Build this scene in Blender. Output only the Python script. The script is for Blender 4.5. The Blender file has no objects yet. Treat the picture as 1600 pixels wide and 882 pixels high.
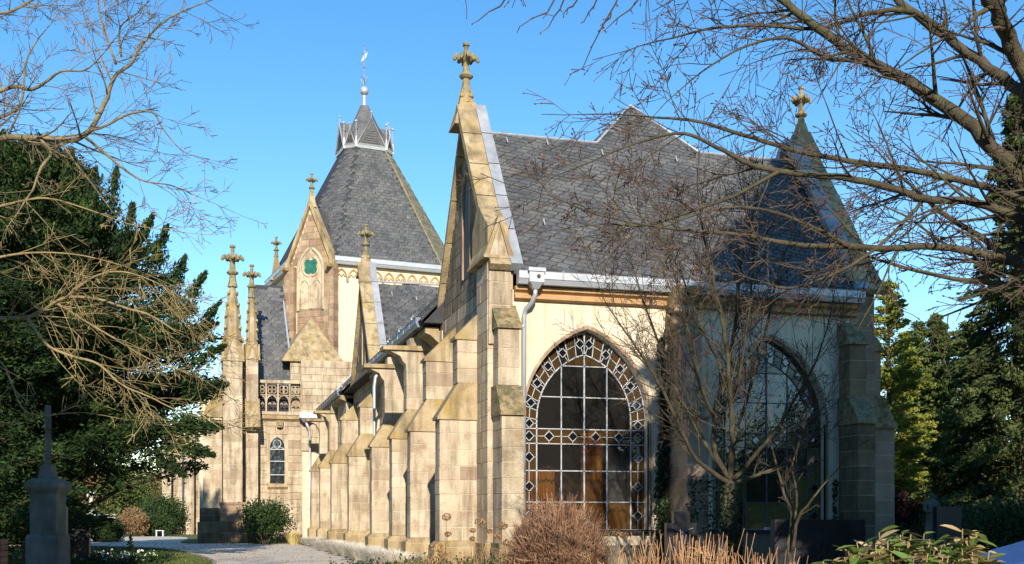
import bpy, math, random
import numpy as np
from mathutils import Vector, Matrix
R = math.radians
C = bpy.context.scene.collection
SC = bpy.context.scene
# ---------------------------------------------------------------- camera, sky, sun, exposure
FPX, HOR, YAW = 1740.0, 805.0, math.atan(480/1740.0)
S_, C_ = math.sin(YAW), math.cos(YAW)
cd = bpy.data.cameras.new('camera'); cam = bpy.data.objects.new('camera', cd); C.objects.link(cam)
cd.sensor_width = 36; cd.lens = 36*FPX/1600; cd.shift_y = (HOR-441)/1600; cd.clip_start = .1; cd.clip_end = 3000
cam.location = (0, 0, 1.6); cam.rotation_euler = (R(90), 0, -YAW); SC.camera = cam
SUN_EL, SUN_AZ = 24.0, 9.0          # azimuth: degrees to the left of straight behind the camera side
W = bpy.data.worlds.new('World'); SC.world = W; W.use_nodes = True
nt = W.node_tree; bg = nt.nodes['Background']
sk = nt.nodes.new('ShaderNodeTexSky'); sk.sky_type = 'NISHITA'; sk.sun_disc = False
sk.sun_elevation = R(SUN_EL); sk.sun_rotation = R(180+SUN_AZ); sk.air_density = 1.0; sk.dust_density = 0; sk.ozone_density = 1.6; sk.altitude = 0
hs0 = nt.nodes.new('ShaderNodeHueSaturation'); hs0.inputs['Saturation'].default_value = 1.34; nt.links.new(sk.outputs[0], hs0.inputs['Color'])
nt.links.new(hs0.outputs[0], bg.inputs[0]); bg.inputs[1].default_value = .148
sd = bpy.data.lights.new('sun', 'SUN'); so = bpy.data.objects.new('sun', sd); C.objects.link(so)
sd.energy = 5.0; sd.angle = R(.53); sd.color = (1, .92, .80)
ldir = Vector((math.sin(R(SUN_AZ))*math.cos(R(SUN_EL)), math.cos(R(SUN_AZ))*math.cos(R(SUN_EL)), -math.sin(R(SUN_EL))))
so.rotation_euler = ldir.to_track_quat('-Z', 'Y').to_euler(); so.location = (-5, -20, 20)
SC.view_settings.view_transform = 'Standard'; SC.view_settings.look = 'None'; SC.view_settings.gamma = 1
SC.view_settings.exposure = .56

def at(px, y, D):                     # a point of the place at distance D along the view axis
    a = (px-800)/FPX*D
    return Vector((a*C_+D*S_, -a*S_+D*C_, 1.6+(HOR-y)*D/FPX))
def campx(p):
    D = p[0]*S_+p[1]*C_; a = p[0]*C_-p[1]*S_
    return 800+a/max(D, .1)*FPX, HOR-(p[2]-1.6)/max(D, .1)*FPX, D

# ---------------------------------------------------------------- materials
M = {}
def nd(t, k, **kw):
    n = t.nodes.new(k)
    for a, b in kw.items(): setattr(n, a, b)
    return n
def mat(name, cols, scale=2.0, rough=.85, bump=.3, bscale=20, vary=0.0, cols2=None, s2=6, thr=(.5, .62), spec=.3, metal=0, trans=0, detail=6, hue=0.0, dark=None, wave=None):
    """cols: ramp colours over noise; vary: brightness change from piece to piece; cols2: patches (lichen, stain)"""
    m = bpy.data.materials.new(name); m.use_nodes = True; t = m.node_tree; b = t.nodes['Principled BSDF']; L = t.links.new
    geo = nd(t, 'ShaderNodeNewGeometry'); oi = nd(t, 'ShaderNodeObjectInfo')
    ns = nd(t, 'ShaderNodeTexNoise'); ns.inputs['Scale'].default_value = scale; ns.inputs['Detail'].default_value = detail; ns.inputs['Roughness'].default_value = .62
    L(geo.outputs['Position'], ns.inputs['Vector'])
    rp = nd(t, 'ShaderNodeValToRGB'); L(ns.outputs['Fac'], rp.inputs[0])
    el = rp.color_ramp.elements
    while len(el) < len(cols): el.new(.5)
    for i, c in enumerate(cols):
        el[i].position = .3+.4*i/max(1, len(cols)-1); el[i].color = (*c, 1)
    col = rp.outputs[0]
    if vary:
        ad = nd(t, 'ShaderNodeMath', operation='ADD'); L(geo.outputs['Random Per Island'], ad.inputs[0]); L(oi.outputs['Random'], ad.inputs[1])
        fr = nd(t, 'ShaderNodeMath', operation='FRACT'); L(ad.outputs[0], fr.inputs[0])
        mr = nd(t, 'ShaderNodeMapRange'); L(fr.outputs[0], mr.inputs[0]); mr.inputs[3].default_value = 1-vary; mr.inputs[4].default_value = 1+vary*.7
        hs = nd(t, 'ShaderNodeHueSaturation'); L(mr.outputs[0], hs.inputs['Value']); L(col, hs.inputs['Color'])
        m2 = nd(t, 'ShaderNodeMath', operation='MULTIPLY_ADD'); L(fr.outputs[0], m2.inputs[0]); m2.inputs[1].default_value = 7.31
        f2 = nd(t, 'ShaderNodeMath', operation='FRACT'); L(m2.outputs[0], f2.inputs[0])
        m3 = nd(t, 'ShaderNodeMapRange'); L(f2.outputs[0], m3.inputs[0]); m3.inputs[3].default_value = .5-hue; m3.inputs[4].default_value = .5+hue
        L(m3.outputs[0], hs.inputs['Hue']); col = hs.outputs[0]
    if cols2:
        n2 = nd(t, 'ShaderNodeTexNoise'); n2.inputs['Scale'].default_value = s2; n2.inputs['Detail'].default_value = 8; n2.inputs['Roughness'].default_value = .68
        L(geo.outputs['Position'], n2.inputs['Vector'])
        m4 = nd(t, 'ShaderNodeMapRange'); L(n2.outputs['Fac'], m4.inputs[0]); m4.inputs[1].default_value = thr[0]; m4.inputs[2].default_value = thr[1]
        mx = nd(t, 'ShaderNodeMix', data_type='RGBA'); L(m4.outputs[0], mx.inputs[0]); L(col, mx.inputs[6]); mx.inputs[7].default_value = (*cols2, 1); col = mx.outputs[2]
    if dark:                        # streaks of dirt running down
        mp = nd(t, 'ShaderNodeMapping'); mp.inputs['Scale'].default_value = (2.2, 2.2, .28); L(geo.outputs['Position'], mp.inputs[0])
        n5 = nd(t, 'ShaderNodeTexNoise'); n5.inputs['Scale'].default_value = 1.4; n5.inputs['Detail'].default_value = 7; n5.inputs['Roughness'].default_value = .65; L(mp.outputs[0], n5.inputs['Vector'])
        m6 = nd(t, 'ShaderNodeMapRange'); L(n5.outputs['Fac'], m6.inputs[0]); m6.inputs[1].default_value = .46; m6.inputs[2].default_value = .70; m6.inputs[4].default_value = dark[3]
        mx = nd(t, 'ShaderNodeMix', data_type='RGBA'); L(m6.outputs[0], mx.inputs[0]); L(col, mx.inputs[6]); mx.inputs[7].default_value = (*dark[:3], 1); col = mx.outputs[2]
    L(col, b.inputs['Base Color']); b.inputs['Roughness'].default_value = rough; b.inputs['Specular IOR Level'].default_value = spec; b.inputs['Metallic'].default_value = metal
    if bump:
        nb = nd(t, 'ShaderNodeTexNoise'); nb.inputs['Scale'].default_value = bscale; nb.inputs['Detail'].default_value = 5; L(geo.outputs['Position'], nb.inputs['Vector'])
        bp = nd(t, 'ShaderNodeBump'); bp.inputs['Strength'].default_value = bump; bp.inputs['Distance'].default_value = .03; L(nb.outputs['Fac'], bp.inputs['Height']); L(bp.outputs[0], b.inputs['Normal'])
    if trans:
        tr = nd(t, 'ShaderNodeBsdfTranslucent'); L(col, tr.inputs[0]); ms = nd(t, 'ShaderNodeMixShader'); ms.inputs[0].default_value = trans
        L(b.outputs[0], ms.inputs[1]); L(tr.outputs[0], ms.inputs[2]); L(ms.outputs[0], t.nodes['Material Output'].inputs[0])
    M[name] = m
    return m
def glass(name, tint, refl, rough=.02, rip=.15, dif=.035):
    m = bpy.data.materials.new(name); m.use_nodes = True; t = m.node_tree; L = t.links.new; t.nodes.remove(t.nodes['Principled BSDF'])
    tb = nd(t, 'ShaderNodeBsdfTransparent'); tb.inputs[0].default_value = (*tint, 1)
    gl = nd(t, 'ShaderNodeBsdfGlossy'); gl.inputs['Roughness'].default_value = rough; gl.inputs[0].default_value = (.8, .85, .9, 1)
    df = nd(t, 'ShaderNodeBsdfDiffuse'); df.inputs[0].default_value = (tint[0]*dif, tint[1]*dif, tint[2]*dif, 1)
    lw = nd(t, 'ShaderNodeLayerWeight'); lw.inputs[0].default_value = refl
    geo = nd(t, 'ShaderNodeNewGeometry'); nb = nd(t, 'ShaderNodeTexNoise'); nb.inputs['Scale'].default_value = 2.2; L(geo.outputs['Position'], nb.inputs['Vector'])
    bp = nd(t, 'ShaderNodeBump'); bp.inputs['Strength'].default_value = rip; bp.inputs['Distance'].default_value = .05; L(nb.outputs['Fac'], bp.inputs['Height']); L(bp.outputs[0], gl.inputs['Normal'])
    ad = nd(t, 'ShaderNodeAddShader'); L(tb.outputs[0], ad.inputs[0]); L(df.outputs[0], ad.inputs[1])
    ms = nd(t, 'ShaderNodeMixShader'); L(lw.outputs['Fresnel'], ms.inputs[0]); L(ad.outputs[0], ms.inputs[1]); L(gl.outputs[0], ms.inputs[2])
    L(ms.outputs[0], t.nodes['Material Output'].inputs[0]); M[name] = m
mat('stone', [(.36, .275, .18), (.48, .385, .265), (.56, .465, .33)], .9, .9, .8, 22, vary=.13, hue=.008, cols2=(.26, .175, .10), s2=1.7, thr=(.53, .72), dark=(.14, .095, .055, .85))
mat('stone_tan', [(.29, .205, .13), (.37, .28, .185), (.45, .35, .24)], 1.2, .9, .5, 26, vary=.2, hue=.012, dark=(.13, .08, .05, .6))
mat('stone_grime', [(.16, .11, .065), (.24, .175, .11), (.33, .25, .155)], 1.2, .92, .6, 26, vary=.25, cols2=(.09, .065, .04), s2=2.5, thr=(.5, .66), dark=(.05, .038, .025, .8))
mat('stone_finial', [(.15, .12, .055), (.24, .195, .10), (.33, .27, .15)], 5, .92, .7, 22, dark=(.06, .05, .025, .7))
mat('stone_brown', [(.24, .15, .09), (.33, .22, .14), (.42, .31, .21)], 1.2, .9, .5, 26, vary=.25, hue=.012, dark=(.12, .08, .05, .5))
mat('stone_cap', [(.22, .155, .085), (.36, .27, .15), (.46, .36, .22)], 1.5, .92, .6, 18, vary=.15, cols2=(.35, .245, .085), s2=1.6, thr=(.5, .66), dark=(.12, .085, .045, .85))
mat('stone_moss', [(.20, .14, .07), (.30, .215, .11), (.36, .27, .15)], 3, .95, .8, 22, cols2=(.115, .105, .05), s2=5, thr=(.46, .6), dark=(.05, .05, .03, .7))
mat('stone_dark', [(.13, .08, .04), (.21, .14, .075), (.30, .21, .12)], 1.3, .92, .6, 24, vary=.22, dark=(.03, .03, .025, .7))
mat('mortar', [(.50, .42, .30), (.60, .52, .39)], 4, .95, .3, 30)
mat('plaster', [(.58, .48, .335), (.64, .54, .38), (.68, .58, .42)], .7, .9, .12, 40, cols2=(.50, .41, .28), s2=.8, thr=(.55, .8), dark=(.28, .22, .14, .6))
mat('tower_plaster', [(.60, .49, .33), (.68, .57, .40)], .6, .9, .12, 40, dark=(.40, .31, .2, .3))
mat('cornice', [(.38, .22, .095), (.48, .30, .145)], 2, .85, .3, 20, dark=(.2, .12, .05, .5))
mat('slate', [(.062, .063, .066), (.098, .098, .098), (.135, .13, .118)], 1.1, .55, .7, 9, vary=.24, cols2=(.24, .215, .165), s2=5, thr=(.54, .78), spec=.35, dark=(.05, .05, .05, .4))
mat('slate_lichen', [(.15, .135, .09), (.23, .20, .125)], 2, .7, .5, 14, vary=.3, cols2=(.30, .25, .12), s2=3, thr=(.5, .7))
mat('slate_bed', [(.03, .03, .033), (.05, .05, .052)], 2, .8, .2, 14)
mat('lead', [(.26, .27, .29), (.37, .38, .40), (.46, .46, .46)], 1.4, .5, .15, 12, vary=.12, spec=.5, metal=.25, dark=(.2, .2, .2, .5))
mat('zinc', [(.36, .375, .40), (.47, .485, .50)], 2, .42, .08, 9, vary=.05, spec=.5, metal=.35)
mat('zinc_dark', [(.10, .12, .16), (.15, .17, .21)], 2, .45, .08, 9, spec=.5, metal=.3)
mat('came_shaded', [(.06, .06, .055), (.11, .11, .10)], 5, .6, .2, 30)  # shade over the right window put into a darker came colour
mat('came', [(.30, .31, .32), (.48, .48, .47)], 5, .55, .2, 30, spec=.5, metal=.2)
mat('oak', [(.10, .06, .035), (.16, .10, .06)], 3, .7)
mat('room', [(.10, .08, .06), (.14, .11, .08)], 1, .9)
mat('curtain', [(.80, .40, .06), (.90, .55, .12)], 2, .7, .1, 20, trans=.4)
mat('veil', [(.36, .42, .46), (.50, .56, .60)], 2, .8, .1, 20, trans=.3)
mat('green_glass', [(.01, .06, .035), (.02, .12, .07), (.05, .17, .11)], 6, .2, .1, 20, spec=.6)
mat('recess_shade', [(.035, .028, .02), (.06, .045, .03)], 3, .6)  # dark colour standing for the shade inside recesses
glass('glass_clear', (.42, .38, .34), .40)
glass('glass_amber', (.34, .19, .07), .30, dif=.16)
glass('glass_olive', (.34, .27, .09), .34, dif=.32)
glass('glass_grey', (.16, .18, .21), .5, .12, .5)
mat('asphalt', [(.46, .41, .34), (.54, .485, .41), (.60, .54, .46)], 1.3, .92, .35, 60, cols2=(.42, .37, .30), s2=.5, thr=(.5, .7))
mat('soil', [(.08, .062, .038), (.15, .12, .08), (.21, .175, .12)], 2.5, 1, .6, 12, cols2=(.05, .06, .02), s2=1.2)
mat('lawn', [(.05, .085, .015), (.085, .12, .025), (.12, .13, .04)], 1.5, 1, .5, 30, cols2=(.12, .10, .045), s2=2.2)
mat('kerb', [(.22, .19, .15), (.34, .30, .24)], 3, .9, .4, 30, vary=.2)
mat('yew', [(.010, .023, .007), (.026, .052, .012), (.06, .10, .02)], .9, .75, 0, vary=.5, hue=.02, trans=.22, spec=.25)
mat('spruce', [(.035, .05, .016), (.07, .095, .028), (.14, .15, .048)], .6, .8, 0, vary=.45, hue=.02, trans=.2, spec=.2)
mat('cypress', [(.16, .18, .03), (.26, .28, .045), (.34, .34, .07)], .8, .8, 0, vary=.4, hue=.02, trans=.3, spec=.2)
mat('pine', [(.065, .095, .022), (.115, .15, .04), (.17, .185, .06)], .6, .8, 0, vary=.45, hue=.025, trans=.25, spec=.2)
mat('olive_leaf', [(.14, .13, .04), (.22, .19, .07), (.28, .24, .10)], .4, .85, 0, vary=.4, hue=.02, trans=.3)
mat('beech_leaf', [(.26, .15, .07), (.36, .23, .12)], .6, .85, 0, vary=.4, hue=.02, trans=.3)
mat('hedge_leaf', [(.025, .05, .012), (.05, .085, .02)], 1.2, .7, 0, vary=.45, trans=.2)
mat('laurel', [(.07, .12, .025), (.13, .19, .04), (.24, .26, .08)], 3, .38, 0, vary=.45, hue=.03, trans=.2, spec=.5)
mat('dry_leaf', [(.34, .24, .11), (.48, .36, .19)], 4, .8, 0, vary=.35, trans=.3)
mat('redleaf', [(.045, .014, .014), (.08, .028, .022)], 2, .8, 0, vary=.4, trans=.2)
mat('ivy', [(.012, .026, .010), (.028, .05, .018)], 3, .55, 0, vary=.5, trans=.1)
mat('bark', [(.038, .030, .019), (.065, .053, .032), (.10, .082, .05)], 5, .9, .7, 40, cols2=(.085, .085, .032), s2=3, thr=(.5, .68))
mat('twig_pale', [(.15, .11, .07), (.24, .185, .12)], 3, .85, 0, vary=.3)
mat('bark_mid', [(.12, .09, .045), (.20, .155, .08), (.27, .22, .12)], 5, .9, .6, 40, cols2=(.10, .09, .05), s2=3, thr=(.5, .68))
mat('bark_sunlit', [(.16, .115, .05), (.25, .185, .08), (.32, .25, .12)], 6, .85, .5, 40)  # sunlit gold put into the bark colour of the left tree's lower boughs
mat('twig', [(.05, .034, .028), (.10, .070, .048)], 3, .85, 0, vary=.3)
mat('twig_sunlit', [(.22, .16, .065), (.36, .27, .12)], 3, .8, 0, vary=.3)  # golden sunlight put into the twig colour of those boughs
mat('bud', [(.05, .025, .022), (.09, .045, .035)], 3, .8, 0)
mat('bush_twig', [(.14, .07, .04), (.26, .14, .08), (.40, .25, .15)], 3, .85, 0, vary=.4)
mat('orange_twig', [(.20, .095, .045), (.36, .19, .09), (.50, .34, .19)], 5, .8, 0, vary=.35)
mat('lavender', [(.46, .42, .34), (.60, .55, .46), (.68, .63, .55)], 4, .9, 0, vary=.3)
mat('straw', [(.40, .30, .10), (.52, .42, .16)], 4, .9, 0, vary=.3)
mat('dried', [(.38, .22, .10), (.55, .34, .17)], 6, .9, 0, vary=.3, trans=.3)
mat('granite', [(.012, .012, .015), (.022, .022, .026)], 20, .28, .03, 60, spec=.5)
mat('slab', [(.012, .012, .015), (.022, .022, .027)], 3, .5, .2, 30, dark=(.05, .05, .05, .3), spec=.3)
mat('polished', [(.03, .03, .035), (.045, .045, .05)], 12, .12, 0, spec=.8)
mat('monument', [(.09, .082, .066), (.14, .13, .105), (.20, .185, .155)], 2, .9, .5, 22, cols2=(.09, .11, .04), s2=2.6, thr=(.54, .7), dark=(.06, .06, .05, .6))
mat('pale_stone', [(.42, .39, .33), (.55, .52, .45)], 2, .9, .4, 22, dark=(.15, .14, .1, .5))
mat('bronze', [(.10, .11, .13), (.18, .19, .22)], 8, .4, .1, 30, metal=.7)
mat('concrete', [(.14, .125, .095), (.22, .20, .15)], 2, .9, .4, 22, dark=(.06, .06, .045, .6))
mat('brickred', [(.22, .09, .05), (.30, .14, .08)], 4, .9, .4, 22, vary=.2)
mat('white_paint', [(.7, .7, .66), (.8, .8, .77)], 3, .6, .1, 20)
mat('petal', [(.72, .72, .66), (.82, .80, .72)], 3, .8, 0)
mat('sky_reflection_blue', [(.02, .04, .13), (.035, .065, .20)], 12, .3, 0, spec=.5)  # blue of the reflected sky painted into the base colour
mat('iron', [(.18, .2, .22), (.3, .32, .34)], 6, .5, .2, 30, metal=.4)

# ---------------------------------------------------------------- mesh helpers
def link(name, verts, faces, m, parent=None, smooth=False):
    me = bpy.data.meshes.new(name); me.from_pydata([tuple(v) for v in verts], [], faces); me.materials.append(M[m]); me.update()
    if smooth: me.shade_smooth()
    return link_me(name, me, parent)
def link_me(name, me, parent=None):
    o = bpy.data.objects.new(name, me); C.objects.link(o)
    if parent is not None:
        o.parent = parent
        if parent.type == 'EMPTY': o.location = -parent.location
    return o
def tag(o, label=None, cat=None, group=None, kind=None):
    if label: o['label'] = label
    if cat: o['category'] = cat
    if group: o['group'] = group
    if kind: o['kind'] = kind
    return o
def thing(name, loc, label, cat, group=None):
    o = bpy.data.objects.new(name, None); C.objects.link(o); o.location = loc; o.empty_display_size = .3
    return tag(o, label, cat, group)
class MB:
    def __init__(s): s.v = []; s.f = []
    def add(s, vs, fs, T=None):
        b = len(s.v)
        if T is not None: vs = [T @ Vector(v) for v in vs]
        s.v += [tuple(v) for v in vs]; s.f += [tuple(i+b for i in f) for f in fs]; return s
    def box(s, x0, x1, y0, y1, z0, z1, T=None):
        return s.add([(x0, y0, z0), (x1, y0, z0), (x1, y1, z0), (x0, y1, z0), (x0, y0, z1), (x1, y0, z1), (x1, y1, z1), (x0, y1, z1)],
                     [(0, 3, 2, 1), (4, 5, 6, 7), (0, 1, 5, 4), (1, 2, 6, 5), (2, 3, 7, 6), (3, 0, 4, 7)], T)
    def prism(s, pts, a0, a1, axis, T=None):
        """pts: closed outline in the other two axes in order (x,z) axis y / (y,z) axis x / (x,y) axis z"""
        n = len(pts)
        def v(p, a): return (p[0], a, p[1]) if axis == 'y' else (a, p[0], p[1]) if axis == 'x' else (p[0], p[1], a)
        return s.add([v(p, a0) for p in pts]+[v(p, a1) for p in pts],
                     [tuple(range(n))[::-1], tuple(range(n, 2*n))]+[(i, (i+1) % n, n+(i+1) % n, n+i) for i in range(n)], T)
    def frus(s, cx, cy, z0, z1, r0, r1, n=4, rot=None, T=None):
        rot = math.pi/n if rot is None else rot
        k = 1/math.cos(math.pi/n)
        vs = [(cx+r*k*math.cos(rot+2*math.pi*i/n), cy+r*k*math.sin(rot+2*math.pi*i/n), z) for z, r in ((z0, r0), (z1, max(r1, .001))) for i in range(n)]
        return s.add(vs, [tuple(range(n))[::-1], tuple(range(n, 2*n))]+[(i, (i+1) % n, n+(i+1) % n, n+i) for i in range(n)], T)
    def lathe(s, cx, cy, prof, n=10, T=None, rot=0):
        vs = [(cx+max(r, .001)*math.cos(rot+2*math.pi*i/n), cy+max(r, .001)*math.sin(rot+2*math.pi*i/n), z) for z, r in prof for i in range(n)]
        fs = [(j*n+i, j*n+(i+1) % n, (j+1)*n+(i+1) % n, (j+1)*n+i) for j in range(len(prof)-1) for i in range(n)]
        fs += [tuple(range(n))[::-1], tuple(range((len(prof)-1)*n, len(prof)*n))]
        return s.add(vs, fs, T)
    def tube(s, pts, rad, n=6):
        k = len(pts); P = np.array([tuple(p) for p in pts], float); r = np.broadcast_to(np.array(rad, float), (k,))
        d = np.gradient(P, axis=0); d /= np.linalg.norm(d, axis=1)[:, None]+1e-9
        ref = np.array([0, 0, 1.]) if abs(d[0][2]) < .9 else np.array([1., 0, 0])
        a = np.cross(d, ref); a /= np.linalg.norm(a, axis=1)[:, None]+1e-9; b = np.cross(d, a)
        th = np.arange(n)*2*math.pi/n
        V = P[:, None]+r[:, None, None]*(a[:, None]*np.cos(th)[None, :, None]+b[:, None]*np.sin(th)[None, :, None])
        base = len(s.v); s.v += [tuple(x) for x in V.reshape(-1, 3).tolist()]
        for j in range(k-1):
            for i in range(n):
                i2 = (i+1) % n; s.f.append((base+j*n+i, base+j*n+i2, base+(j+1)*n+i2, base+(j+1)*n+i))
        s.f.append(tuple(base+i for i in range(n))[::-1]); s.f.append(tuple(base+(k-1)*n+i for i in range(n)))
        return s
    def build(s, name, m, parent=None, smooth=False): return link(name, s.v, s.f, m, parent, smooth)
def onebox(name, m, parent, *a): return MB().box(*a).build(name, m, parent)

# ---------------------------------------------------------------- stones: gathered first; the largest in view become objects, the rest one mesh
STONES = []                          # (part, matrix, px_size, material)
rs = random.Random(4)
def blocks(part, x0, x1, y0, y1, z0, z1, h=.42, w=.8, m='stone', T=None, lim=None, along=None, proud=.008, mort='mortar', core=True):
    """courses of stones filling a box, joints recessed; lim(z) narrows the courses (gables)"""
    T = T or Matrix.Identity(4); m0 = m; ax = along or ('x' if x1-x0 >= y1-y0 else 'y')
    n = max(1, round((z1-z0)/h)); hs = [(z1-z0)/n*(1+rs.uniform(-.12, .12)) for _ in range(n)]; k = (z1-z0)/sum(hs); z = z0; g = .009
    if core and lim is None:
        MB().box(x0+.012, x1-.012, y0+.012, y1-.012, z0+.002, z1-.002, T).build('mortar', mort, part)
    for j in range(n):
        h_ = hs[j]*k; a0, a1 = (x0, x1) if ax == 'x' else (y0, y1)
        if lim: a0, a1 = lim(z+h_/2, z)
        if a1-a0 > .12:
            if core and lim:
                q = (a0+.012, a1-.012, y0+.012, y1-.012) if ax == 'x' else (x0+.012, x1-.012, a0+.012, a1-.012)
                CORE.append((part, q, z, z+h_, T))
            cnt = max(1, round((a1-a0)/w+rs.uniform(-.3, .3))); cuts = [a0]+sorted(a0+(a1-a0)*(i+((.25 if j % 2 else -.2)+rs.uniform(-.1, .1)))/cnt for i in range(1, cnt))+[a1]
            for c0, c1 in zip(cuts, cuts[1:]):
                p = rs.uniform(-.4, 1)*proud
                if ax == 'x': bx = (c0+(g if c0 > a0 else -p), c1-(g if c1 < a1 else -p), y0-p, y1+p)
                else: bx = (x0-p, x1+p, c0+(g if c0 > a0 else -p), c1-(g if c1 < a1 else -p))
                cx, cy, cz = (bx[0]+bx[1])/2, (bx[2]+bx[3])/2, z+h_/2
                mt = T @ Matrix.Translation((cx, cy, cz)) @ Matrix.Diagonal((bx[1]-bx[0], bx[3]-bx[2], h_-2*g, 1))
                wp = T @ Vector((cx, cy, cz)); px, py, D = campx(wp)
                vis = -50 < px < 1650 and -50 < py < 900
                m = m0
                if m0 == 'stone' and rs.random() < .10: m = 'stone_tan'
                STONES.append((part, mt, (min(bx[1]-bx[0], 1.0)*h_/max(D, 1)**2 if vis else 0), m))
        z += h_
CORE = []
def flush_stones(root):
    for part, q, za, zb, T in CORE: pass
    bypart = {}
    for part, q, za, zb, T in CORE: bypart.setdefault(part.name, [part, MB()])[1].box(q[0], q[1], q[2], q[3], za, zb, T)
    for part, mb in bypart.values(): mb.build('mortar', 'mortar', part)
    st = sorted(STONES, key=lambda s: -s[2]); near, rest = st[:290], st[290:]
    cube = {}
    c = .5; b = .46                   # chamfered block
    for mname in set(s[3] for s in st):
        vs = []; fs = []
        mb = MB(); mb.box(-.5, .5, -.5, .5, -.5, .5)
        me = bpy.data.meshes.new('stone'); me.from_pydata(mb.v, [], mb.f); me.materials.append(M[mname]); cube[mname] = me
    for part, mt, k, mname in near:
        o = bpy.data.objects.new('stone', cube[mname]); C.objects.link(o); o.parent = part; o.matrix_local = mt
    for mname in sorted(set(s[3] for s in rest)):
        mb = MB(); n = 0
        for part, mt, k, mn in rest:
            if mn == mname: mb.box(-.5, .5, -.5, .5, -.5, .5, mt); n += 1
        o = mb.build('stonework', mname, root); tag(o, kind='stuff')

# ---------------------------------------------------------------- slates
SL_ME = {}
def slates(roof, o, u, v, poly, w=.34, h=.24, tilt=0.0, m='slate', indiv=0, seed=1, lift=.012):
    """o origin, u along eaves, v up the slope (unit); poly in (u,v) metres; rows of slanted slates, lower edges lifted"""
    o, u, v = Vector(o), Vector(u).normalized(), Vector(v).normalized(); n = u.cross(v)
    if n.z < 0: n = -n
    rr = random.Random(seed)
    def inside(a, b):
        c = False
        for i in range(len(poly)):
            x1, y1 = poly[i]; x2, y2 = poly[i-1]
            if (y1 > b) != (y2 > b) and a < (x2-x1)*(b-y1)/(y2-y1)+x1: c = not c
        return c
    a0, a1 = min(p[0] for p in poly), max(p[0] for p in poly); b0, b1 = min(p[1] for p in poly), max(p[1] for p in poly)
    bed = [o+u*p[0]+v*p[1]+n*.002 for p in poly]
    MB().add(bed+[p-n*.06 for p in bed], [tuple(range(len(bed)))]+[tuple(range(len(bed), 2*len(bed)))[::-1]]+[(i, (i+1) % len(bed), len(bed)+(i+1) % len(bed), len(bed)+i) for i in range(len(bed))]).build('roof_bed', 'slate_bed', roof)
    ct, st = math.cos(tilt), math.sin(tilt); span = (a1-a0)*abs(st)+h*2
    cand = []; j = 0; b = b0-span
    while b < b1+span:
        off = (j % 2)*w*.5+rr.uniform(-.08, .08)*w; a = a0-w+off
        while a < a1+w*2:
            ca, cb = a, b+(a-a0)*math.tan(tilt)
            if inside(ca, cb+h*.4) and inside(ca-w*.3, cb+h*.1) and inside(ca+w*.3, cb+h*.1):
                ww = w*rr.uniform(.86, 1.04)
                cand.append((ca+rr.uniform(-.02, .02)*w, cb+rr.uniform(-.04, .04)*h, ww, rr.uniform(-.03, .03)+tilt, rr.uniform(.6, 1.5)*lift))
            a += w
        b += h; j += 1
    # unit slate, skewed, with thickness
    key = (m,)
    sk_ = .22
    base = [(-.5, 0, 1), (.44, 0, 1), (.5, .16, .9), (.5+sk_, 1.15, 0), (-.5+sk_, 1.15, 0)]
    bot = [(x, y, z-1.) for x, y, z in base]
    fs = [(0, 1, 2, 3, 4), (0, 5, 6, 1), (1, 6, 7, 2), (2, 7, 8, 3), (4, 9, 5, 0)]
    if key not in SL_ME:
        me = bpy.data.meshes.new('slate'); me.from_pydata(base+bot, [], fs); me.materials.append(M[m]); SL_ME[key] = me
    cand.sort(key=lambda c: campx(o+u*c[0]+v*c[1])[2])
    step = 0
    mb = MB()
    for i, (a, b, ww, ang, lf) in enumerate(cand):
        uu = u*math.cos(ang)+v*math.sin(ang); vv = -u*math.sin(ang)+v*math.cos(ang); p = o+u*a+v*b+n*.004
        T = Matrix(((uu.x*ww*.985, vv.x*h, n.x*lf, p.x), (uu.y*ww*.985, vv.y*h, n.y*lf, p.y), (uu.z*ww*.985, vv.z*h, n.z*lf, p.z), (0, 0, 0, 1)))
        if i < indiv:
            ob = bpy.data.objects.new('slate', SL_ME[key]); C.objects.link(ob); ob.parent = roof; ob.matrix_local = T
        else: mb.add(base+bot, fs, T)
    if mb.v: tag(mb.build('slating', m, roof), kind='stuff')
def clip(poly, half):                # keep the side where a*x+b*y<=c
    a, b, c = half; out = []
    for i in range(len(poly)):
        p, q = poly[i-1], poly[i]; dp, dq = a*p[0]+b*p[1]-c, a*q[0]+b*q[1]-c
        if dp <= 0: out.append(p)
        if (dp < 0 < dq) or (dq < 0 < dp):
            t = dp/(dp-dq); out.append((p[0]+(q[0]-p[0])*t, p[1]+(q[1]-p[1])*t))
    return out
# ================================================================ THE SETTING
ground = onebox('ground', 'soil', None, -400, 400, -60, 900, -.5, 0.0); tag(ground, kind='structure')
def sheet(name, pts, z, m, th=.02):
    mb = MB(); mb.prism(pts, -.05, z, 'z'); return tag(mb.build(name, m), kind='structure')
def smooth_line(p, n=8):
    p = [Vector(q) for q in p]; out = []
    for i in range(len(p)-1):
        a, b, c, d = p[max(i-1, 0)], p[i], p[i+1], p[min(i+2, len(p)-1)]
        for k in range(n):
            t = k/n; out.append(.5*((2*b)+(c-a)*t+(2*a-5*b+4*c-d)*t*t+(3*b-a-3*c+d)*t**3))
    return out+[p[-1]]
lawn = sheet('lawn', [(-60, 28), (-60, 180), (60, 180), (60, 75), (0, 75), (2, 30), (-1, 28)], .006, 'lawn')
left_edge = smooth_line([(-1.2, 5, 0), (-.6, 20, 0), (.1, 33, 0), (.35, 39, 0), (-.4, 47, 0), (-1.9, 55, 0), (-5.5, 60, 0), (-12, 63.5, 0), (-25, 66, 0)])
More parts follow.
